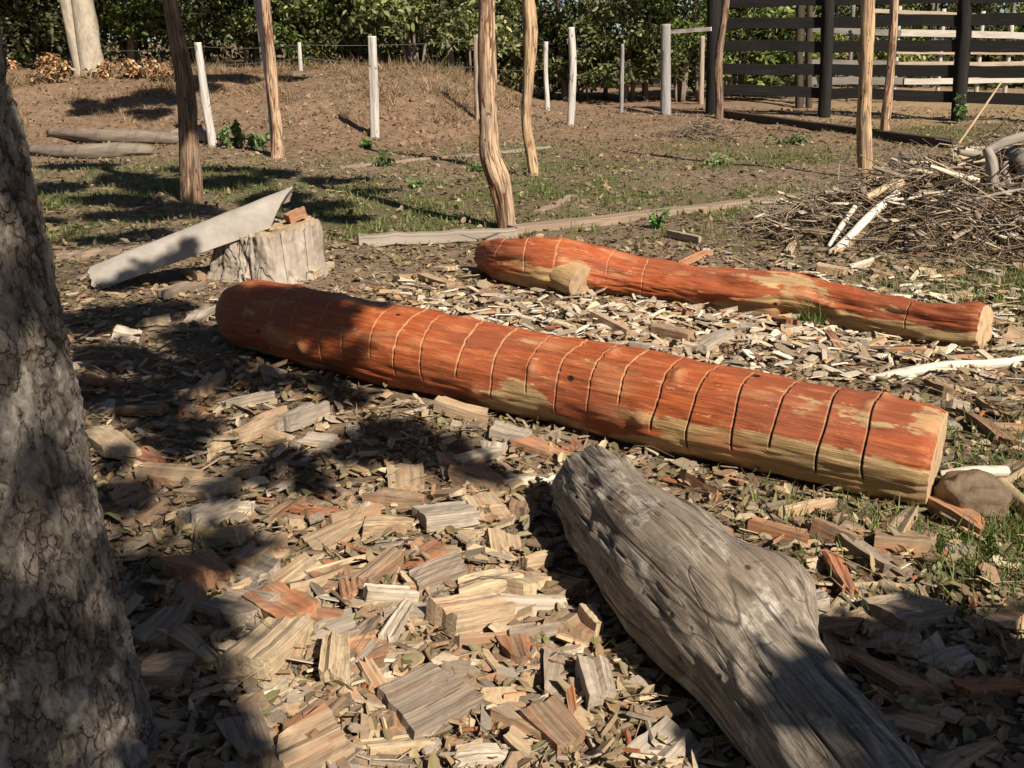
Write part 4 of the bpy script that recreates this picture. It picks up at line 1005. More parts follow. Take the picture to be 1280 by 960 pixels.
grid = np.array([[sheet_pt(i / (nu - 1), j / (nv - 1)) for j in range(nv)] for i in range(nu)])
du = np.gradient(grid, axis=0); dv = np.gradient(grid, axis=1); nrm = np.cross(du, dv); nrm /= np.linalg.norm(nrm, axis=2)[..., None]
top_ = grid; bot_ = grid - nrm * th_ * (1 if nrm[30, 5] @ (CAM - grid[30, 5]) > 0 else -1)
V = np.vstack([top_.reshape(-1, 3), bot_.reshape(-1, 3)]); ii = np.arange(nu * nv).reshape(nu, nv); o_ = nu * nv; q = []
for i in range(nu - 1):
    for j in range(nv - 1):
        a, b, c, d = ii[i, j], ii[i+1, j], ii[i+1, j+1], ii[i, j+1]; q += [(a, b, c, d), (a + o_, d + o_, c + o_, b + o_)]
for i in range(nu - 1):
    for j in (0, nv - 1): a, b = ii[i, j], ii[i+1, j]; q.append((a, a + o_, b + o_, b))
for j in range(nv - 1):
    for i in (0, nu - 1): a, b = ii[i, j], ii[i, j+1]; q.append((a, b, b + o_, a + o_))
mko('roofing_sheet', V, np.array(q), M['sheet'], 'curved grey roofing sheet propped with one end on the stump', 'roofing sheet', smooth=False)

# ------------------------------------------------------------------ rock, branches
def rock(px, py, rx, ry, rz, label, seed):
    b = G(px, py); uu = np.linspace(0, PI, 26); vv = np.linspace(0, 2 * PI, 40, endpoint=False)
    U, W = np.meshgrid(uu, vv, indexing='ij'); d = np.stack([np.sin(U) * np.cos(W), np.sin(U) * np.sin(W), np.cos(U)], -1)
    k = 1 + .22 * fbm(d[..., 0] * 1.5 + seed, d[..., 1] * 1.5, d[..., 2] * 1.5, 3); d = np.sign(d) * np.abs(d) ** .8
    V = (d * k[..., None] * np.array([rx, ry, rz])).reshape(-1, 3) + b + np.array([0, 0, rz * .45])
    i_ = np.arange(26 * 40).reshape(26, 40); q = np.stack([i_[:-1], i_[1:], np.roll(i_, -1, 1)[1:], np.roll(i_, -1, 1)[:-1]], -1).reshape(-1, 4)
    mko('rock', V, q, M['rock'], label, 'rock')
rock(1214, 636, .115, .10, .09, 'rounded brown rock beside the sawn end of the long red log', 2.2)
GB = 'loose bleached branches'
lying([(1085, 474, 4), (1130, 466, 7), (1180, 458, 7), (1240, 455, 6), (1300, 447, 6)], 'branch_white', 'long bleached white branch lying past the thinner red log', seed=4, group=GB)
lying([(1128, 478, 3), (1150, 465, 3.5), (1166, 458, 3)], 'branch_white', 'short white side stick touching the long bleached branch', seed=5, group=GB)
lying([(1176, 594, 6), (1215, 590, 8), (1258, 589, 7)], 'branch_white', 'stubby white barked stick lying on the rock', seed=6, group=GB, sink=-3.0)
lying([(1240, 592, 8), (1262, 615, 9), (1300, 650, 9)], 'stick_tan', 'tan brown stick sloping down beside the rock', seed=7, group=GB, sink=-.6)
lying([(612, 606, 5), (660, 602, 6), (712, 597, 5)], 'branch_white', 'pale stick pointing at the end of the grey trunk', seed=8, group=GB)
# brush pile pieces
def stick3(P, rad, mat, label, group, name='stick', cat='stick', seed=0, lump=.12):
    a = spline(P, 30); rr = np.interp(np.linspace(0, 1, 30), np.linspace(0, 1, len(rad)), rad)
    V, f, at, _, _ = tube(a, rr, 18, lambda s_, t_, r: r * lump * fbm(s_ * 4, np.cos(t_) * 1.6, np.sin(t_) * 1.6 + seed, 3), ref=(.15, .3, .93))
    return mko(name, V, f, M[mat], label, cat, group, attrs=at)
GP = 'wood lying on the brush pile'
def on(px, py, lift=.05):
    p = G(px, py); return p + np.array([0, 0, lift + .09 * min(1, float(h0(p[0], p[1])) * 5)])
stick3([on(1170, 220, .0), AT(1210, 163, float(G(1170, 220)[1]) + .2), AT(1252, 102, float(G(1170, 220)[1]) + .45)], [.016, .014, .011], 'stick_tan', 'straight thin tan cane rising out of the brush pile', GP, seed=1, lump=.04)
stick3([on(1143, 226, .06), on(1175, 226, .07), on(1210, 224, .06)], [.05, .05, .045], 'stick_tan', 'pale peeled billet on top of the brush pile below the cane', GP, 'billet', 'billet', 2)
stick3([on(1148, 236, .03), on(1180, 234, .03), on(1216, 233, .04)], [.03, .03, .03], 'branch_grey', 'grey stick just below the pale peeled billet', GP, seed=3)
Yq_ = float(G(1242, 240)[1])
stick3([AT(1198, 190, Yq_), AT(1225, 192, Yq_ + .05), AT(1255, 178, Yq_ + .1), AT(1310, 162, Yq_ + .15)], [.02, .03, .035, .04], 'branch_grey', 'thick grey crooked branch across the top of the brush pile', GP, seed=4)
stick3([AT(1233, 186, Yq_ - .05), AT(1240, 205, Yq_ - .1), AT(1241, 240, Yq_ - .15)], [.035, .04, .045], 'branch_grey', 'upright grey forked root standing in the brush pile', GP, 'root', 'root', 5, .3)
stick3([AT(1256, 205, Yq_ + .05), AT(1258, 235, Yq_ - .05)], [.05, .055], 'branch_grey', 'rounded grey root stub beside the upright root', GP, 'root', 'root', 6, .35)
stick3([AT(1268, 196, Yq_ + .3), AT(1285, 205, Yq_ - .1)], [.085, .09], 'branch_grey', 'thick sawn grey log in the brush pile, its end showing', GP, 'log_piece', 'log', 7, .2)
stick3([on(1120, 262, .03), on(1090, 285, .03), on(1046, 318, .02)], [.028, .032, .03], 'branch_white', 'bleached split rail sloping down the brush pile front', GP, 'split_rail', 'split rail', 8)
stick3([on(1066, 281, .05), on(1050, 298, .04), on(1035, 315, .02)], [.018, .022, .012], 'branch_white', 'thin white sliver beside the bleached split rail', GP, seed=9)
stick3([on(1112, 276, .06), on(1140, 273, .06), on(1182, 268, .06)], [.010, .011, .009], 'branch_white', 'thin white stick lying level across the pile front', GP, seed=10)
stick3([on(1135, 265, .06), on(1155, 271, .05)], [.014, .012], 'branch_white', 'short white stick above the thin level one', GP, seed=11)
stick3([on(1190, 281, .06), on(1240, 272, .08), on(1300, 262, .08)], [.009, .011, .012], 'branch_grey', 'long thin grey switch in the lower brush pile', GP, seed=12)
stick3([on(1185, 275, .08), on(1225, 292, .10), on(1262, 318, .06)], [.006, .008, .006], 'branch_grey', 'fine curved grey twig arching down the pile', GP, seed=13)
stick3([on(1125, 250, .04), on(1105, 258, .04), on(1080, 268, .03)], [.035, .04, .03], 'stick_tan', 'stout tan limb half buried on the pile shoulder', GP, 'limb_piece', 'limb', 14)
stick3([on(1125, 205, .10), on(1140, 212, .10), on(1165, 222, .04)], [.05, .06, .03], 'branch_grey', 'dark bark slab at the crest of the pile', GP, 'bark_slab', 'bark', 15, .4)

# ------------------------------------------------------------------ stuff: brush twigs, litter, grass
def twigs(n, fpos, lmin, lmax, rmin, rmax, cols, rng, bend=.35, pitch=.35):
    """bent three-sided twigs as one array; returns verts, faces, colours"""
    P = fpos(n); L = rng.uniform(lmin, lmax, n); rad = rng.uniform(rmin, rmax, n)
    yaw = rng.uniform(0, 2 * PI, n); pit = rng.normal(0, pitch, n)
    d = np.stack([np.cos(yaw) * np.cos(pit), np.sin(yaw) * np.cos(pit), np.sin(pit)], -1)
    b = rng.normal(0, bend, (n, 3)) * L[:, None] * (1, 1, .5)
    sd = np.cross(d, (0, 0, 1)); sd /= np.maximum(np.linalg.norm(sd, axis=1), 1e-6)[:, None]; up_ = np.cross(sd, d)
    rings = []
    for k, t in enumerate((-.5, -.17, .17, .5)):
        c = P + d * (L * t)[:, None] + b * (1 - 4 * t * t)
        rr = rad * (1 - .5 * (t + .5))
        for a in (0, 2.1, 4.2): rings.append(c + (sd * math.cos(a) + up_ * math.sin(a)) * rr[:, None])
    V = np.stack(rings, 1).reshape(-1, 3); q = []
    for k in range(3):
        for j in range(3): q.append((k*3 + j, k*3 + (j+1) % 3, (k+1)*3 + (j+1) % 3, (k+1)*3 + j))
    q = np.array(q); Fq = (q[None] + (np.arange(n) * 12)[:, None, None]).reshape(-1, 4)
    C = np.array(cols)[rng.integers(0, len(cols), n)] * rng.uniform(.7, 1.25, (n, 1))
    return V, [Fq], np.repeat(np.clip(C, 0, 1), 9, axis=0)
# splinters and shavings: thin flat slips
stv = np.array([(-.5, -.5, 0), (.42, -.5, .0), (.5, .1, 0), (.3, .5, 0), (-.38, .42, 0), (-.5, -.4, 1), (.36, -.46, 1), (.46, .08, 1), (.28, .4, 1), (-.36, .34, 1)])
stf = [np.array([(0, 1, 6, 5), (1, 2, 7, 6), (2, 3, 8, 7), (3, 4, 9, 8), (4, 0, 5, 9)]), np.array([(5, 6, 7, 8, 9)])]
FC = [(.46, .34, .21), (.38, .27, .165), (.30, .215, .14), (.24, .19, .145), (.54, .44, .31), (.26, .17, .11), (.33, .28, .225), (.22, .15, .10), (.30, .24, .18), (.20, .165, .13), (.42, .33, .22), (.33, .125, .06), (.40, .22, .12)]
def slips(n, xy, rng, l0, l1, w0, w1, cols=FC, z0=.004, z1=.03):
    x, y = xy; N = len(x)
    C = np.array(cols)[rng.integers(0, len(cols), N)] * rng.uniform(.7, 1.15, (N, 1))
    s_ = np.stack([rng.uniform(l0, l1, N), rng.uniform(w0, w1, N), rng.uniform(.002, .009, N)], -1)
    m = rotm(rng.uniform(0, 2 * PI, N), rng.normal(0, .20, N), rng.normal(0, .3, N), s_)
    V, f = scatter(stv, stf, np.stack([x, y, h(x, y) + rng.uniform(z0, z1, N)], -1), m)
    return V, f, np.concatenate([np.repeat(C, 5, 0), C])
BR = [(.20, .155, .115), (.30, .24, .175), (.13, .10, .075), (.38, .31, .22), (.24, .165, .10)]
rng = np.random.default_rng(51)
def ppile(n):
    x = rng.normal(4.25, 1.25, n * 2); y = rng.normal(7.85, .80, n * 2)
    k = (h0(x, y) > .06) & (y > 6.3); x, y = x[k][:n], y[k][:n]
    while len(x) < n: x = np.append(x, x[:n - len(x)]); y = np.append(y, y[:n - len(y)])
    return np.stack([x, y, h(x, y) + rng.uniform(-.01, .14, n) * np.clip(h0(x, y) * 3, .2, 1)], -1)
V, f, c = twigs(7000, ppile, .15, .8, .0022, .0075, BR, rng, .2, .3)
pp2 = lambda n: ppile(n) + np.array([0, 0, .07])
V2, f2, c2 = twigs(240, pp2, .15, .6, .010, .032, [(.40, .335, .25), (.50, .43, .32), (.30, .24, .175), (.56, .49, .38), (.20, .155, .115)], rng, .04, .2)
xy = ppile(620); V3, f3, c3 = slips(0, (xy[:, 0], xy[:, 1]), rng, .08, .30, .02, .07, [(.46, .37, .26), (.34, .27, .20), (.24, .18, .135), (.54, .47, .36), (.19, .145, .105), (.38, .33, .27)], .03, .16)
V, f, _ = join([(V, f, None), (V2, f2, None), (V3, f3, None)]); nq3 = len(xy) * 5; c = np.vstack([c, c2, c3[:nq3], c3[nq3:]])
mk('brush', V, f, M['flake'], None, fattr={'Col': c})['kind'] = 'stuff'
b = G(880, 172)
def psm(n):
    r = np.abs(rng.normal(0, .32, n)); a = rng.uniform(0, 2 * PI, n); x = b[0] + r * np.cos(a) * 1.3; y = b[1] + r * np.sin(a)
    return np.stack([x, y, h(x, y) + .22 * np.exp(-(r / .35) ** 2) * rng.uniform(.2, 1, n)], -1)
V, f, c = twigs(700, psm, .12, .5, .003, .007, BR, rng, .25, .4)
mko('twig_heap', V, f, M['flake'], 'small heap of grey twigs at the foot of the corral end post', 'twig heap', fattr={'Col': c}, kind='stuff')

def litter_xy(n, rng, ylo=1.35, yhi=7.6):
    y = ylo + (yhi - ylo) * rng.uniform(0, 1, n) ** 1.5; x = rng.uniform(-.60, .60, n) * (y + .7)
    return x, y
# dry leaves
tv = np.array([(0, 0, 0), (.28, .26, .10), (.72, .20, .12), (1, 0, .02), (.72, -.20, .10), (.28, -.26, .12)])
tf = [np.array([(0, 3, 2, 1), (0, 5, 4, 3)])]
rng = np.random.default_rng(61)
x, y = litter_xy(20000, rng); N = len(x)
LC = [(.26, .18, .095), (.21, .14, .08), (.32, .24, .14), (.19, .15, .075), (.145, .098, .06), (.25, .205, .115), (.36, .28, .175), (.18, .165, .075)]
C = np.array(LC)[rng.integers(0, len(LC), N)] * rng.uniform(.65, 1.2, (N, 1))
m = rotm(rng.uniform(0, 2 * PI, N), rng.normal(0, .35, N), rng.normal(0, .45, N), np.stack([rng.uniform(.022, .062, N)] * 3, -1))
V, f = scatter(tv, tf, np.stack([x, y, h(x, y) + rng.uniform(.006, .028, N)], -1), m)
mk('leaf_litter', V, f, M['dry'], None, smooth=False, fattr={'Col': np.repeat(C, 2, 0)})['kind'] = 'stuff'
def offlogs(x, y, pad=.0):
    k = np.ones(len(x), bool)
    for axy, rr in LOGS:
        d = np.full(len(x), 9.0)
        for p, r in zip(axy[::6], rr[::6]): d = np.minimum(d, np.hypot(x - p[0], y - p[1]) - r)
        k &= d > pad
    return k
def chip_density(x, y):
    d = np.exp(-((x + .25) / .85) ** 2 - ((y - 2.35) / .75) ** 2) * 1.0
    d = np.maximum(d, .55 * np.exp(-((x + .9) / .9) ** 2 - ((y - 3.3) / .9) ** 2))
    d = np.maximum(d, .95 * np.exp(-((x - 1.35) / 1.3) ** 2 - ((y - 5.15) / .55) ** 2))
    d = np.maximum(d, .65 * np.exp(-((x - 2.2) / 1.3) ** 2 - ((y - 6.6) / .5) ** 2))
    d = np.maximum(d, .55 * np.exp(-((x + .3) / 1.0) ** 2 - ((y - 6.1) / .6) ** 2))
    d = np.maximum(d, .5 * np.exp(-((x - 1.1) / .5) ** 2 - ((y - 2.4) / .8) ** 2))
    d = np.maximum(d, .30 * S((6.8 - y) / 1.2))
    return d * (1 - .95 * np.exp(-((x - 1.75) / .6) ** 2 - ((y - 2.95) / .5) ** 2))
rng = np.random.default_rng(62)
x, y = litter_xy(11000, rng); k = (rng.uniform(0, 1, len(x)) < chip_density(x, y)) & offlogs(x, y, -.05); x, y = x[k], y[k]
V, f, c = slips(0, (x, y), rng, .025, .11, .005, .028)
mk('wood_splinters', V, f, M['flake'], None, smooth=False, fattr={'Col': c})['kind'] = 'stuff'
x, y = litter_xy(6000, rng, 1.35, 7.3); k = (rng.uniform(0, 1, len(x)) < chip_density(x, y) ** 1.3 * .8) & offlogs(x, y, -.02); x, y = x[k], y[k]
x1 = x; V, f, c = slips(0, (x, y), rng, .05, .14, .025, .06, FC[:11] + FC[:5] + FC[6:7])
x = rng.normal(1.5, 1.25, 1700); y = rng.normal(5.35, .55, 1700); k = offlogs(x, y, .0); x, y = x[k], y[k]
V2, f2, c2 = slips(0, (x, y), rng, .06, .17, .012, .05, [(.52, .42, .29), (.58, .50, .38), (.44, .37, .28), (.36, .29, .21), (.60, .55, .46), (.40, .25, .14), (.30, .235, .17)], .008, .04)
V, f, _ = join([(V, f, None), (V2, f2, None)])
# face colours follow the order of the joined faces: all quads, then the caps
nq1, nq2 = len(x1) * 5, len(x) * 5; c = np.vstack([c[:nq1], c2[:nq2], c[nq1:], c2[nq2:]])
mk('small_wood_debris', V, f, M['flake'], None, smooth=False, fattr={'Col': c})['kind'] = 'stuff'
def plit(n):
    x, y = litter_xy(n, rng, 1.35, 8.5); return np.stack([x, y, h(x, y) + rng.uniform(.004, .03, n)], -1)
V, f, c = twigs(2600, plit, .05, .28, .0012, .0035, BR, rng, .2, .1)
mk('twig_litter', V, f, M['flake'], None, fattr={'Col': c})['kind'] = 'stuff'
# far yard litter: small leaves and straws on the trodden soil and bank
x = rng.uniform(-.56, .56, 20000); y = rng.uniform(7.0, 23.8, 20000) ** 1.0; x = x * y; N = len(x)
C = np.array(LC)[rng.integers(0, len(LC), N)] * rng.uniform(.5, 1.05, (N, 1))
tvl = np.array([(0, 0, 0), (.28, .26, .10), (.72, .20, .12), (1, 0, .02), (.72, -.20, .10), (.28, -.26, .12)])
m = rotm(rng.uniform(0, 2 * PI, N), rng.normal(0, .4, N), rng.normal(0, .5, N), rng.uniform(.03, .085, N))
V, f = scatter(tvl, [np.array([(0, 3, 2, 1), (0, 5, 4, 3)])], np.stack([x, y, h(x, y) + rng.uniform(.004, .02, N)], -1), m)
mk('scattered_dead_leaves', V, f, M['dry'], None, smooth=False, fattr={'Col': np.repeat(C, 2, 0)})['kind'] = 'stuff'
# grass blades
tvb = np.array([(0, -.5, 0), (0, .5, 0), (.12, .4, .45), (.12, -.4, .45), (.42, .06, .95), (.42, -.06, .95)]); tfb = [np.array([(0, 1, 2, 3), (3, 2, 4, 5)])]
def blades(x, y, hh, wd, cols, rng, lean=1.0, tl=.25):
    N = len(x); C = np.array(cols)[rng.integers(0, len(cols), N)] * rng.uniform(.7, 1.25, (N, 1))
    hgt = np.broadcast_to(hh, N) * rng.uniform(.5, 1.25, N)
    m = rotm(rng.uniform(0, 2 * PI, N), rng.normal(0, tl, N), rng.normal(0, tl, N), np.stack([hgt * lean, np.full(N, wd), hgt], -1))
    V, f = scatter(tvb, tfb, np.stack([x, y, h(x, y) - .004], -1), m); return V, f, np.repeat(C, 2, 0)
GC = [(.10, .15, .034), (.14, .195, .048), (.075, .115, .027), (.20, .215, .08), (.25, .22, .105)]
rng = np.random.default_rng(71)
y = rng.uniform(6.2, 19, 120000); x = rng.uniform(-.56, .58, 120000) * y; k = rng.uniform(0, 1, len(x)) < np.clip(green_mask(x, y) * 1.5 - .12, 0, 1) * S((fbm(x * 2.2, y * 2.2, 5, 3) + .25) / .5); x, y = x[k], y[k]
g1 = blades(x, y, .065, .009, GC, rng)
y = rng.normal(2.9, .42, 7000); x = rng.normal(1.85, .50, 7000); k = (fbm(x * 3, y * 3, 2, 2) > -.25) & offlogs(x, y, -.02); g2 = blades(x[k], y[k], .075, .0055, GC[:4], rng)
y = rng.normal(3.6, .35, 500); x = rng.normal(.35, .35, 500); k = offlogs(x, y, 0) & (fbm(x * 4, y * 4, 9, 2) > .1); g3 = blades(x[k], y[k], .06, .005, GC, rng)
y = rng.normal(5.9, .7, 7000); x = rng.normal(3.35, .6, 7000); g4 = blades(x, y, .07, .006, GC, rng)
tp = G(1015, 412); y = rng.normal(tp[1], .03, 60); x = rng.normal(tp[0], .06, 60); g5 = blades(x, y, .15, .007, GC[:3], rng)
y = rng.uniform(1.6, 6, 1500); x = rng.uniform(-.5, .5, 1500) * y; k = (fbm(x * 2.5, y * 2.5, 6, 2) > .42) & offlogs(x, y, 0); g6 = blades(x[k], y[k], .055, .005, GC, rng)
V, f, _ = join([(a, b_, None) for a, b_, c_ in (g1, g2, g3, g4, g5, g6)])
mk('grass', V, f, M['grass'], None, smooth=False, fattr={'Col': np.vstack([g[2] for g in (g1, g2, g3, g4, g5, g6)])})['kind'] = 'stuff'
# dry grass on the bank
y = rng.uniform(16.2, 23.4, 42000); x = rng.uniform(-9.5, 1.0, 42000); k = (h0(x, y) > .16) & (fbm(x * .9, y * .9, 2, 3) + .5 * np.exp(-((x + 2.0) / 1.6) ** 2) + .15 * (y > 20.8) - .25 * (y < 18) > .02); x, y = x[k], y[k]
DG = [(.27, .18, .10), (.35, .245, .135), (.20, .125, .07), (.23, .165, .105), (.15, .09, .05), (.13, .12, .05)]
g = blades(x, y, .24 * np.clip(.55 + 1.3 * fbm(x * 1.3, y * 1.3, 6, 3), .25, 1.6), .010, DG, rng, 1.0, .8); mk('dry_grass', g[0], g[1], M['dry'], None, smooth=False, fattr={'Col': g[2]})['kind'] = 'stuff'
# soil clods on the bank
rng = np.random.default_rng(73)
u_ = np.array([(1,0,0),(-1,0,0),(0,1,0),(0,-1,0),(0,0,1),(0,0,-1)], float); tfc = [np.array([(0,2,4),(2,1,4),(1,3,4),(3,0,4),(2,0,5),(1,2,5),(3,1,5),(0,3,5)])]
y = rng.normal(16.9, .9, 420); x = rng.normal(-2.0, 1.6, 420); N = 420
m = rotm(rng.uniform(0, 6.28, N), rng.normal(0, .5, N), rng.normal(0, .5, N), rng.uniform(.2, 1, (N, 1)) ** 2.2 * .085 * rng.uniform(.5, 1.2, (N, 3)))
V, f = scatter(u_, tfc, np.stack([x, y, h(x, y) + .01], -1), m)
C = np.array([(.22, .142, .092), (.18, .115, .075), (.26, .172, .112)])[rng.integers(0, 3, N)]
mk('soil_clods', V, f, M['flake'], None, smooth=False, fattr={'Col': np.repeat(C, 8, 0)})['kind'] = 'stuff'

# ------------------------------------------------------------------ wood chips
CELL = .015; HX0, HY0 = -4.5, 1.0; HM = np.zeros((int(7.5 / CELL), int(10.5 / CELL)))   # [iy, ix] extra height over the ground
def hm_idx(x, y): return np.clip(((y - HY0) / CELL).astype(int), 0, HM.shape[0] - 1), np.clip(((x - HX0) / CELL).astype(int), 0, HM.shape[1] - 1)
def chip_verts(L, W, Tk, seed, wedge=None, jag=1.0, curve=None, nx=7, ny=6):
    """a split piece of wood: ragged ends, ridged faces, thicker towards one edge; x along the grain"""
    rg = np.random.default_rng(seed)
    wedge = rg.uniform(.15, .95) if wedge is None else wedge
    curve = rg.normal(0, .025) if curve is None else curve
    e0 = -.5 + jag * rg.uniform(0, .06, ny) + rg.uniform(-.10, .10) * np.linspace(-1, 1, ny)
    e1 = .5 - jag * rg.uniform(0, .08, ny) + rg.uniform(-.16, .16) * np.linspace(-1, 1, ny)
    wl = 1 - jag * (rg.uniform(0, .05, nx) + rg.uniform(0, .22) * np.linspace(0, 1, nx) ** 2); wr = 1 - jag * (rg.uniform(0, .05, nx) + rg.uniform(0, .2) * np.linspace(1, 0, nx) ** 2)
    tap = rg.uniform(-.25, .25)
    rid = rg.normal(0, .09, ny); rid2 = rg.normal(0, .06, ny)
    top = np.zeros((nx, ny, 3)); bot = np.zeros((nx, ny, 3))
    for i in range(nx):
        u = i / (nx - 1)
        for j in range(ny):
            v = j / (ny - 1)
            x = (e0[j] * (1 - u) + e1[j] * u) * L
            yy = (v - .5) * W * (wl[i] if v < .5 else wr[i]) * (1 + tap * (u - .5) * 2)
            th = Tk * (1 - wedge * v) 
            zc = curve * L * (4 * (u - .5) ** 2)
            top[i, j] = (x, yy, zc + th + Tk * (rid[j] + rg.normal(0, .02)) * min(1, 3 * (th / Tk)))
            bot[i, j] = (x + rg.normal(0, .003) * L, yy * .97, zc * .9 + Tk * .4 * rid2[j])
    V = np.vstack([top.reshape(-1, 3), bot.reshape(-1, 3)]); V[:, 2] -= V[:, 2].mean() - Tk * .35
    ii = np.arange(nx * ny).reshape(nx, ny); o = nx * ny; q = []
    for i in range(nx - 1):
        for j in range(ny - 1):
            a, b, c, d = ii[i, j], ii[i+1, j], ii[i+1, j+1], ii[i, j+1]; q += [(a, b, c, d), (a+o, d+o, c+o, b+o)]
    for i in range(nx - 1): q += [(ii[i, 0], ii[i, 0]+o, ii[i+1, 0]+o, ii[i+1, 0]), (ii[i, ny-1], ii[i+1, ny-1], ii[i+1, ny-1]+o, ii[i, ny-1]+o)]
    for j in range(ny - 1): q += [(ii[0, j], ii[0, j+1], ii[0, j+1]+o, ii[0, j]+o), (ii[nx-1, j], ii[nx-1, j]+o, ii[nx-1, j+1]+o, ii[nx-1, j+1])]
    return V, np.array(q)
CHC = {'cream': (.60, .48, .31, .06), 'pale tan': (.50, .375, .24, .3), 'tan': (.35, .245, .15, .45), 'grey': (.285, .24, .195, .12), 'light grey': (.44, .395, .335, .05),
       'brown': (.23, .145, .088, .5), 'orange': (.42, .20, .095, .7), 'red': (.30, .095, .042, .9), 'white': (.60, .54, .44, .0), 'dark': (.13, .10, .075, .2)}
def settle(o, x, y, yaw, L, W, Tk, rng, tilt=.12, lift=0.0):
    """rest the piece on the ground and on whatever already lies there"""
    c, s_ = math.cos(yaw), math.sin(yaw)
    u, v = np.meshgrid(np.linspace(-.5, .5, 7), np.linspace(-.5, .5, 5)); u, v = u.ravel() * L, v.ravel() * W
    gx, gy = x + c * u - s_ * v, y + s_ * u + c * v
    iy, ix = hm_idx(gx, gy); hz = HM[iy, ix] + h(gx, gy)
    Am = np.stack([u, v, np.ones_like(u)], -1); w_ = np.linalg.lstsq(Am, hz, rcond=None)[0]
    sx = float(np.clip(w_[0], -.45, .45)) + rng.normal(0, tilt); sy = float(np.clip(w_[1], -.45, .45)) + rng.normal(0, tilt)
    z = float(w_[2] * .5 + np.quantile(hz, .7) * .5) + lift - .004
    ex = np.array([c, s_, sx]); ex /= np.linalg.norm(ex); ey = np.array([-s_, c, sy]); ey -= ex * (ey @ ex); ey /= np.linalg.norm(ey); ez = np.cross(ex, ey)
    m3 = Matrix([[ex[k], ey[k], ez[k]] for k in range(3)])
    o.rotation_euler = m3.to_euler(); o.location = (x, y, z)
    zz_ = z + sx * u + sy * v + Tk * .55 - h(gx, gy)
    HM[iy, ix] = np.maximum(HM[iy, ix], np.clip(zz_, 0, .22))
GCH = 'wood chips strewn around the logs'
NOUN = {}
placed = []      # (x, y, short phrase) used to tell the smaller chips apart
# smaller chips first: they lie underneath
shapes = [('thin splinter', .17, .026, .014), ('thin splinter', .13, .020, .010), ('thin splinter', .21, .030, .015), ('thin splinter', .15, .034, .012),
          ('flat chip', .12, .075, .018), ('flat chip', .10, .085, .016), ('flat chip', .14, .07, .015), ('flat chip', .09, .06, .014), ('flat chip', .13, .09, .020),
          ('wedge', .13, .08, .032), ('wedge', .11, .09, .035), ('wedge', .15, .07, .034), ('wedge', .12, .095, .03), ('chunk', .12, .085, .042), ('chunk', .15, .09, .038), ('chunk', .10, .08, .04)]
cmesh = []
for i, (nm, L, W, Tk) in enumerate(shapes):
    V, q = chip_verts(L, W, Tk, 300 + i, wedge={'thin splinter': .5, 'flat chip': .35, 'wedge': .92, 'chunk': .3}[nm])
    me = bpy.data.meshes.new('wood_chip'); me.from_pydata(V.tolist(), [], q.tolist()); me.materials.append(M['chip']); cmesh.append(me)

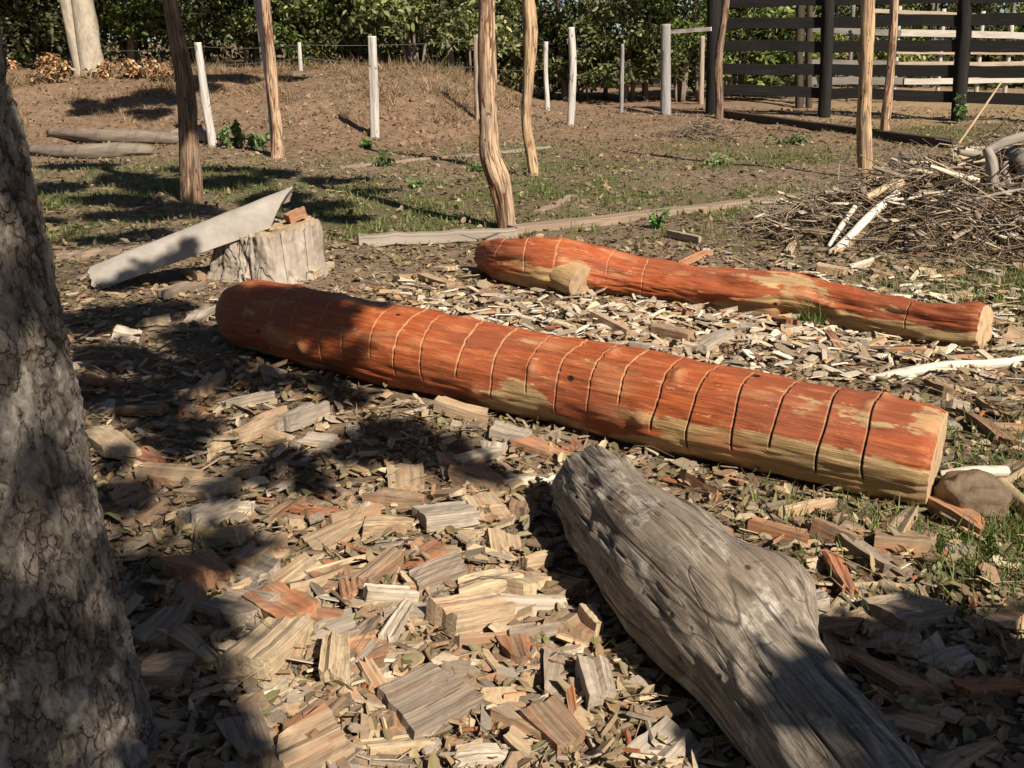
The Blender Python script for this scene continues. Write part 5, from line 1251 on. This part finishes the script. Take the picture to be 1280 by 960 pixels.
HAND = [  # px0, py0, px1, py1 (grain), width m, thickness m, colour, label, [tilt]
 (306, 852, 362, 798, .150, .060, 'cream', 'pale cream split block with knotty grain among the near chips', 'the cream split block'),
 (424, 811, 420, 869, .072, .050, 'cream', 'small upright cream block beside the knotty cream block', 'the upright cream block'),
 (330, 758, 378, 789, .120, .050, 'orange', 'orange brown wedge behind the knotty cream block', 'the orange wedge'),
 (492, 912, 572, 866, .190, .045, 'grey', 'large flat grey slab with a pale scar among the chips', 'the large grey slab'),
 (236, 712, 278, 738, .130, .065, 'orange', 'orange faced block half in shade near the rough barked tree', 'the shaded orange block'),
 (232, 664, 288, 640, .140, .060, 'light grey', 'light grey smooth block lying in the dappled shade', 'the light grey block'),
 (290, 646, 318, 646, .055, .040, 'white', 'small white block tucked behind the light grey one', 'the small white block'),
 (180, 602, 248, 602, .070, .050, 'pale tan', 'short squared board offcut in the shade by the tree', 'the squared offcut'),
 (170, 574, 206, 586, .080, .035, 'red', 'red wedge shaped chip just behind the squared offcut', 'the shaded red chip'),
 (548, 798, 628, 778, .120, .070, 'pale tan', 'thick tan billet with a brown top and split front', 'the brown topped billet'),
 (454, 762, 516, 756, .065, .045, 'white', 'white barked piece lying crosswise among orange chips', 'the white barked piece'),
 (512, 768, 482, 816, .045, .040, 'white', 'narrow white piece slanting down from the white barked piece', 'the narrow white piece'),
 (452, 742, 500, 704, .070, .045, 'brown', 'red brown rib edged strip above the white barked piece', 'the rib edged strip'),
 (430, 714, 440, 758, .045, .025, 'orange', 'narrow orange chip standing above the white barked piece', 'the narrow orange chip'),
 (370, 734, 465, 706, .022, .014, 'cream', 'long thin pale sliver above the narrow orange chip', 'the long pale sliver'),
 (268, 766, 325, 786, .150, .050, 'grey', 'grey brown block behind the orange wedge', 'the grey brown block'),
 (372, 640, 416, 650, .050, .020, 'red', 'bright red flat chip in the chip field', 'the bright red chip'),
 (468, 632, 532, 640, .110, .055, 'tan', 'tan chunk with an orange red top near the shade edge', 'the red topped chunk'),
 (452, 672, 516, 664, .110, .045, 'pale tan', 'smooth tan piece in front of the red topped chunk', 'the smooth tan piece'),
 (524, 660, 592, 650, .120, .050, 'light grey', 'light grey piece with a curled strip near the grey trunk', 'the curled grey piece'),
 (384, 690, 448, 668, .095, .035, 'pale tan', 'tan and orange streaked slab behind the long sliver', 'the streaked slab'),
 (672, 900, 716, 946, .100, .030, 'brown', 'smooth brown square chip near the lower edge of the view', 'the brown square chip'),
 (738, 846, 750, 892, .085, .060, 'light grey', 'pointed light grey shard beside the big trunk shadow', 'the pointed grey shard'),
 (730, 782, 746, 806, .050, .060, 'cream', 'cream sliver catching light inside the big trunk shadow', 'the lit cream sliver'),
 (714, 876, 719, 908, .022, .018, 'orange', 'tiny orange stick behind the brown square chip', 'the tiny orange stick'),
 (572, 752, 648, 734, .080, .040, 'cream', 'cream slab with ragged ends above the brown topped billet', 'the ragged cream slab'),
 (516, 740, 580, 718, .100, .045, 'grey', 'plain grey slab leaning behind the white barked piece', 'the plain grey slab'),
 (652, 716, 684, 706, .055, .050, 'pale tan', 'stubby upright tan chip at the trunk shadow edge', 'the stubby tan chip'),
 (455, 946, 534, 938, .042, .022, 'cream', 'narrow cream batten in front of the large grey slab', 'the cream batten'),
 (303, 912, 322, 962, .095, .040, 'grey', 'grey brown brick shaped block near the tree foot', 'the brick shaped block'),
 (372, 944, 416, 888, .080, .035, 'brown', 'brown grooved slab below the upright cream block', 'the grooved brown slab'),
 (566, 958, 636, 955, .055, .030, 'white', 'whitish board end at the lower edge of the view', 'the whitish board end'),
 (182, 822, 226, 780, .120, .050, 'grey', 'grey block in deep shade by the tree foot', 'the deep shade block'),
 (180, 852, 238, 850, .150, .050, 'pale tan', 'tan block in deep shade with a sunlit corner', 'the sunlit corner block'),
 (240, 504, 274, 480, .110, .050, 'pale tan', 'pale tan chunk lit by a spot of sun behind the shade', 'the sun spot chunk'),
 (278, 514, 336, 500, .090, .040, 'light grey', 'light grey piece past the sun spot chunk', 'the light grey piece'),
 (348, 546, 402, 518, .120, .060, 'light grey', 'light grey ragged block in front of the long red log', 'the ragged grey block'),
 (288, 556, 336, 540, .120, .050, 'pale tan', 'tan grey block half lit before the ragged grey block', 'the half lit block'),
 (120, 542, 156, 584, .130, .045, 'cream', 'yellowish split slab beside the rough barked trunk', 'the yellowish slab'),
 (152, 518, 208, 522, .070, .035, 'brown', 'reddish dark strip in shade behind the yellowish slab', 'the reddish dark strip'),
 (200, 376, 246, 362, .130, .055, 'grey', 'grey block under the edge of the roofing sheet', 'the block under the sheet'),
 (238, 408, 266, 390, .100, .045, 'light grey', 'light grey slab close to the shaded log end', 'the slab by the log end'),
 (230, 346, 254, 354, .085, .050, 'tan', 'tan and orange chip leaning between sheet and stump', 'the chip by the stump'),
 (516, 482, 566, 494, .065, .055, 'light grey', 'cream grey block wedged against the long red log', 'the wedged block'),
 (547, 516, 610, 530, .085, .060, 'pale tan', 'tan block with orange heart in front of the red log', 'the orange hearted block'),
 (614, 544, 660, 556, .100, .040, 'light grey', 'flat grey slab next to the orange hearted block', 'the flat grey slab'),
 (652, 562, 702, 574, .100, .030, 'orange', 'orange brown flat chip by the end of the grey trunk', 'the orange flat chip'),
 (570, 590, 624, 574, .050, .030, 'white', 'white curved bark strip in front of the flat grey slab', 'the white curved strip'),
 (744, 406, 792, 426, .105, .060, 'pale tan', 'pale block with orange side behind the long red log', 'the pale orange block'),
 (820, 420, 864, 430, .100, .070, 'tan', 'round faced tan block between the two red logs', 'the round faced block'),
 (866, 444, 910, 422, .130, .045, 'light grey', 'light grey slab leaning between the two red logs', 'the leaning grey slab'),
 (786, 436, 822, 442, .070, .040, 'light grey', 'small grey block behind the long red log', 'the small grey block'),
 (928, 434, 1004, 418, .050, .030, 'white', 'long white strip lying between the two red logs', 'the long white strip'),
 (1028, 414, 1050, 442, .050, .030, 'red', 'red brown stick shaped chip under the thinner log', 'the red brown stick chip'),
 (1112, 441, 1166, 446, .055, .030, 'orange', 'orange and cream strip past the white long strip', 'the orange and cream strip'),
 (958, 394, 988, 416, .085, .045, 'red', 'red slab leaning on the underside of the thinner log', 'the leaning red slab'),
 (1163, 634, 1226, 672, .095, .045, 'orange', 'bright orange wedge in front of the rounded rock', 'the bright orange wedge'),
 (938, 662, 1010, 682, .085, .035, 'orange', 'orange and pale slab beside the grey trunk', 'the orange and pale slab'),
 (972, 646, 1036, 638, .055, .030, 'pale tan', 'tan slab end behind the orange and pale slab', 'the tan slab end'),
 (1010, 668, 1070, 692, .075, .055, 'brown', 'rounded brown bark piece in the grass edge', 'the brown bark piece'),
 (1060, 690, 1122, 726, .075, .045, 'grey', 'squared grey offcut with a pale cut end in the grass', 'the grey squared offcut'),
 (1040, 704, 1062, 756, .052, .040, 'red', 'dark red fibrous stick chip beside the grey trunk', 'the dark red chip'),
 (1036, 782, 1060, 756, .050, .020, 'cream', 'cream leaf shaped chip beside the trunk knot', 'the leaf shaped chip'),
 (996, 772, 1034, 762, .075, .045, 'light grey', 'grey barked stub against the trunk knot', 'the grey barked stub'),
 (1010, 794, 1074, 802, .085, .035, 'brown', 'brown grooved chip below the leaf shaped one', 'the brown grooved chip'),
 (1096, 794, 1166, 768, .170, .050, 'grey', 'broad grey slab at the edge of the dark shade', 'the broad grey slab'),
 (1166, 848, 1212, 826, .080, .030, 'light grey', 'grey strip lying in the dark corner shade', 'the shaded grey strip'),
 (1070, 840, 1150, 880, .060, .030, 'tan', 'tan strip in the dark corner beside the trunk', 'the dark corner strip'),
 (1190, 872, 1275, 866, .070, .030, 'red', 'reddish strip deep in the dark corner', 'the reddish strip'),
 (1080, 900, 1170, 930, .090, .030, 'pale tan', 'wide tan slab low in the dark corner', 'the wide corner slab'),
 (1147, 738, 1160, 764, .025, .012, 'cream', 'little upright cream flake standing in the grass', 'the upright cream flake'),
 (1204, 520, 1262, 560, .065, .030, 'brown', 'brown bark slab behind the sawn end of the long log', 'the brown bark slab'),
 (1222, 508, 1280, 536, .050, .025, 'tan', 'tan bark strip past the brown bark slab', 'the tan bark strip'),
 (1020, 340, 1058, 346, .100, .060, 'pale tan', 'pale block with orange end in front of the brush pile', 'the orange ended block'),
 (1060, 340, 1092, 332, .055, .045, 'white', 'short white billet beside the orange ended block', 'the short white billet'),
 (1002, 313, 1032, 315, .040, .025, 'white', 'white flake at the foot of the brush pile', 'the white flake'),
 (1040, 322, 1078, 290, .065, .030, 'cream', 'cream board piece propped on the pile front', 'the propped cream board'),
 (848, 336, 888, 320, .060, .040, 'orange', 'orange and pale splinter behind the thinner log', 'the orange splinter'),
 (984, 322, 996, 300, .050, .035, 'cream', 'stubby cream chip at the brush pile edge', 'the stubby cream chip'),
 (838, 296, 876, 304, .070, .050, 'light grey', 'light chip beside the long brown timber', 'the chip by the timber'),
 (388, 350, 410, 338, .085, .055, 'cream', 'cream split chip leaning on the side of the stump', 'the cream chip at the stump'),
 (528, 352, 568, 362, .080, .035, 'pale tan', 'flat tan slab between the stump and the thinner log', 'the flat tan slab'),
 (540, 338, 566, 342, .060, .030, 'cream', 'cream chip behind the flat tan slab', 'the cream chip'),
 (498, 352, 530, 348, .070, .030, 'tan', 'rough tan chip nearer the stump than the flat slab', 'the rough tan chip'),
]
hand_xy = []
for r in HAND:
    a, b = G(r[0], r[1]), G(r[2], r[3]); hand_xy.append(((a + b) / 2, r[8]))
for nm, pxpy in (('the stump', (342, 345)), ('the rounded rock', (1214, 636)), ('the bleached branch', (1180, 458)), ('the grey timber', (545, 302)), ('the long brown timber', (840, 270)), ('the roofing sheet', (150, 350)), ('the big trunk shadow', (720, 740))):
    hand_xy.append((G(*pxpy), nm))
def rel(x, y):
    best = min(hand_xy, key=lambda t: (t[0][0] - x) ** 2 + (t[0][1] - y) ** 2)
    dx, dy = x - best[0][0], y - best[0][1]
    return ('behind ' if dy > abs(dx) else 'in front of ' if -dy > abs(dx) else 'beside ') + best[1]
ADJ = {'cream': 'cream', 'pale tan': 'pale tan', 'tan': 'tan', 'grey': 'grey', 'light grey': 'light grey', 'brown': 'brown', 'orange': 'orange', 'red': 'red', 'white': 'white', 'dark': 'dark'}
rng = np.random.default_rng(91)
used = set(); cnt = 0; tries = 0
WTS = {'cream': 4, 'pale tan': 6, 'tan': 5, 'grey': 4, 'light grey': 4, 'brown': 3, 'orange': 1.7, 'red': 1.1, 'white': 1.4}
names = list(WTS); wp = np.array([WTS[k] for k in names]); wp /= wp.sum()
while cnt < 248 and tries < 9000:
    tries += 1
    y = 1.5 + 5.2 * rng.uniform() ** 1.25; x = rng.uniform(-.52, .52) * (y + .55)
    if rng.uniform() > chip_density(x, y) * 1.1: continue
    xa, ya = np.array([x]), np.array([y])
    if not offlogs(xa, ya, .05)[0] or math.hypot(x - TX, y - TY) < .36: continue
    px, py = PX((x, y, 0))
    if not (60 < px < 1290 and py < 975): continue
    if math.hypot(x - sb_[0], y - sb_[1]) < .5: continue
    k = int(rng.integers(0, len(shapes))); nm = shapes[k][0]
    w2 = rel(x, y); col = None
    for c_ in rng.permutation(len(names)) if False else rng.choice(len(names), size=7, replace=False, p=wp):
        if (names[c_], nm, w2) not in used: col = names[c_]; break
    if col is None: continue
    used.add((col, nm, w2))
    o = bpy.data.objects.new('wood_chip', cmesh[k]); COL.objects.link(o)
    s_ = rng.uniform(.8, 1.3) * (1.3 if y < 3.4 else 1.1); o.scale = (s_, s_, s_); o.color = CHC[col]
    settle(o, x, y, rng.uniform(0, 2 * PI), shapes[k][1] * s_, shapes[k][2] * s_, shapes[k][3] * s_, rng, .16)
    tag(o, f'{ADJ[col]} {nm} lying {w2}', 'wood chip', GCH); cnt += 1
print('chips', cnt, tries)
for i, r in enumerate(HAND):
    a, b = G(r[0], r[1]), G(r[2], r[3]); L = float(np.hypot(*(b - a)[:2])); c = (a + b) / 2
    V, q = chip_verts(L, r[4], r[5], 500 + i, wedge=RN.uniform(.1, .55), jag=.75, nx=9, ny=7)
    me = bpy.data.meshes.new('wood_block'); me.from_pydata(V.tolist(), [], q.tolist()); me.materials.append(M['chip'])
    o = bpy.data.objects.new('wood_block' if r[5] >= .045 else 'wood_chip', me); COL.objects.link(o); o.color = CHC[r[6]]
    yaw = math.atan2(b[1] - a[1], b[0] - a[0])
    settle(o, float(c[0]), float(c[1]), yaw, L, r[4], r[5], RN, .05, .016)
    tag(o, r[7], 'wood block' if r[5] >= .045 else 'wood chip', GCH)
# red chunk resting on the stump
V, q = chip_verts(.15, .10, .07, 777, wedge=.4); me = bpy.data.meshes.new('wood_block'); me.from_pydata(V.tolist(), [], q.tolist()); me.materials.append(M['chip'])
o = bpy.data.objects.new('wood_block', me); COL.objects.link(o); o.color = CHC['orange']; o.location = AT(371, 272, sb_[1]); o.rotation_euler = (.2, -.3, .6)
tag(o, 'orange red chunk resting on top of the stump', 'wood block', GCH)
V, q = chip_verts(.26, .05, .02, 778); me = bpy.data.meshes.new('wood_chip'); me.from_pydata(V.tolist(), [], q.tolist()); me.materials.append(M['chip'])
o = bpy.data.objects.new('wood_chip', me); COL.objects.link(o); o.color = CHC['pale tan']; o.location = AT(345, 286, sb_[1] - .12); o.rotation_euler = (0, -.12, .2)
tag(o, 'long tan splinter lying on the stump top', 'wood chip', GCH)
for o in bpy.data.objects:
    if '_o' in o: del o['_o']
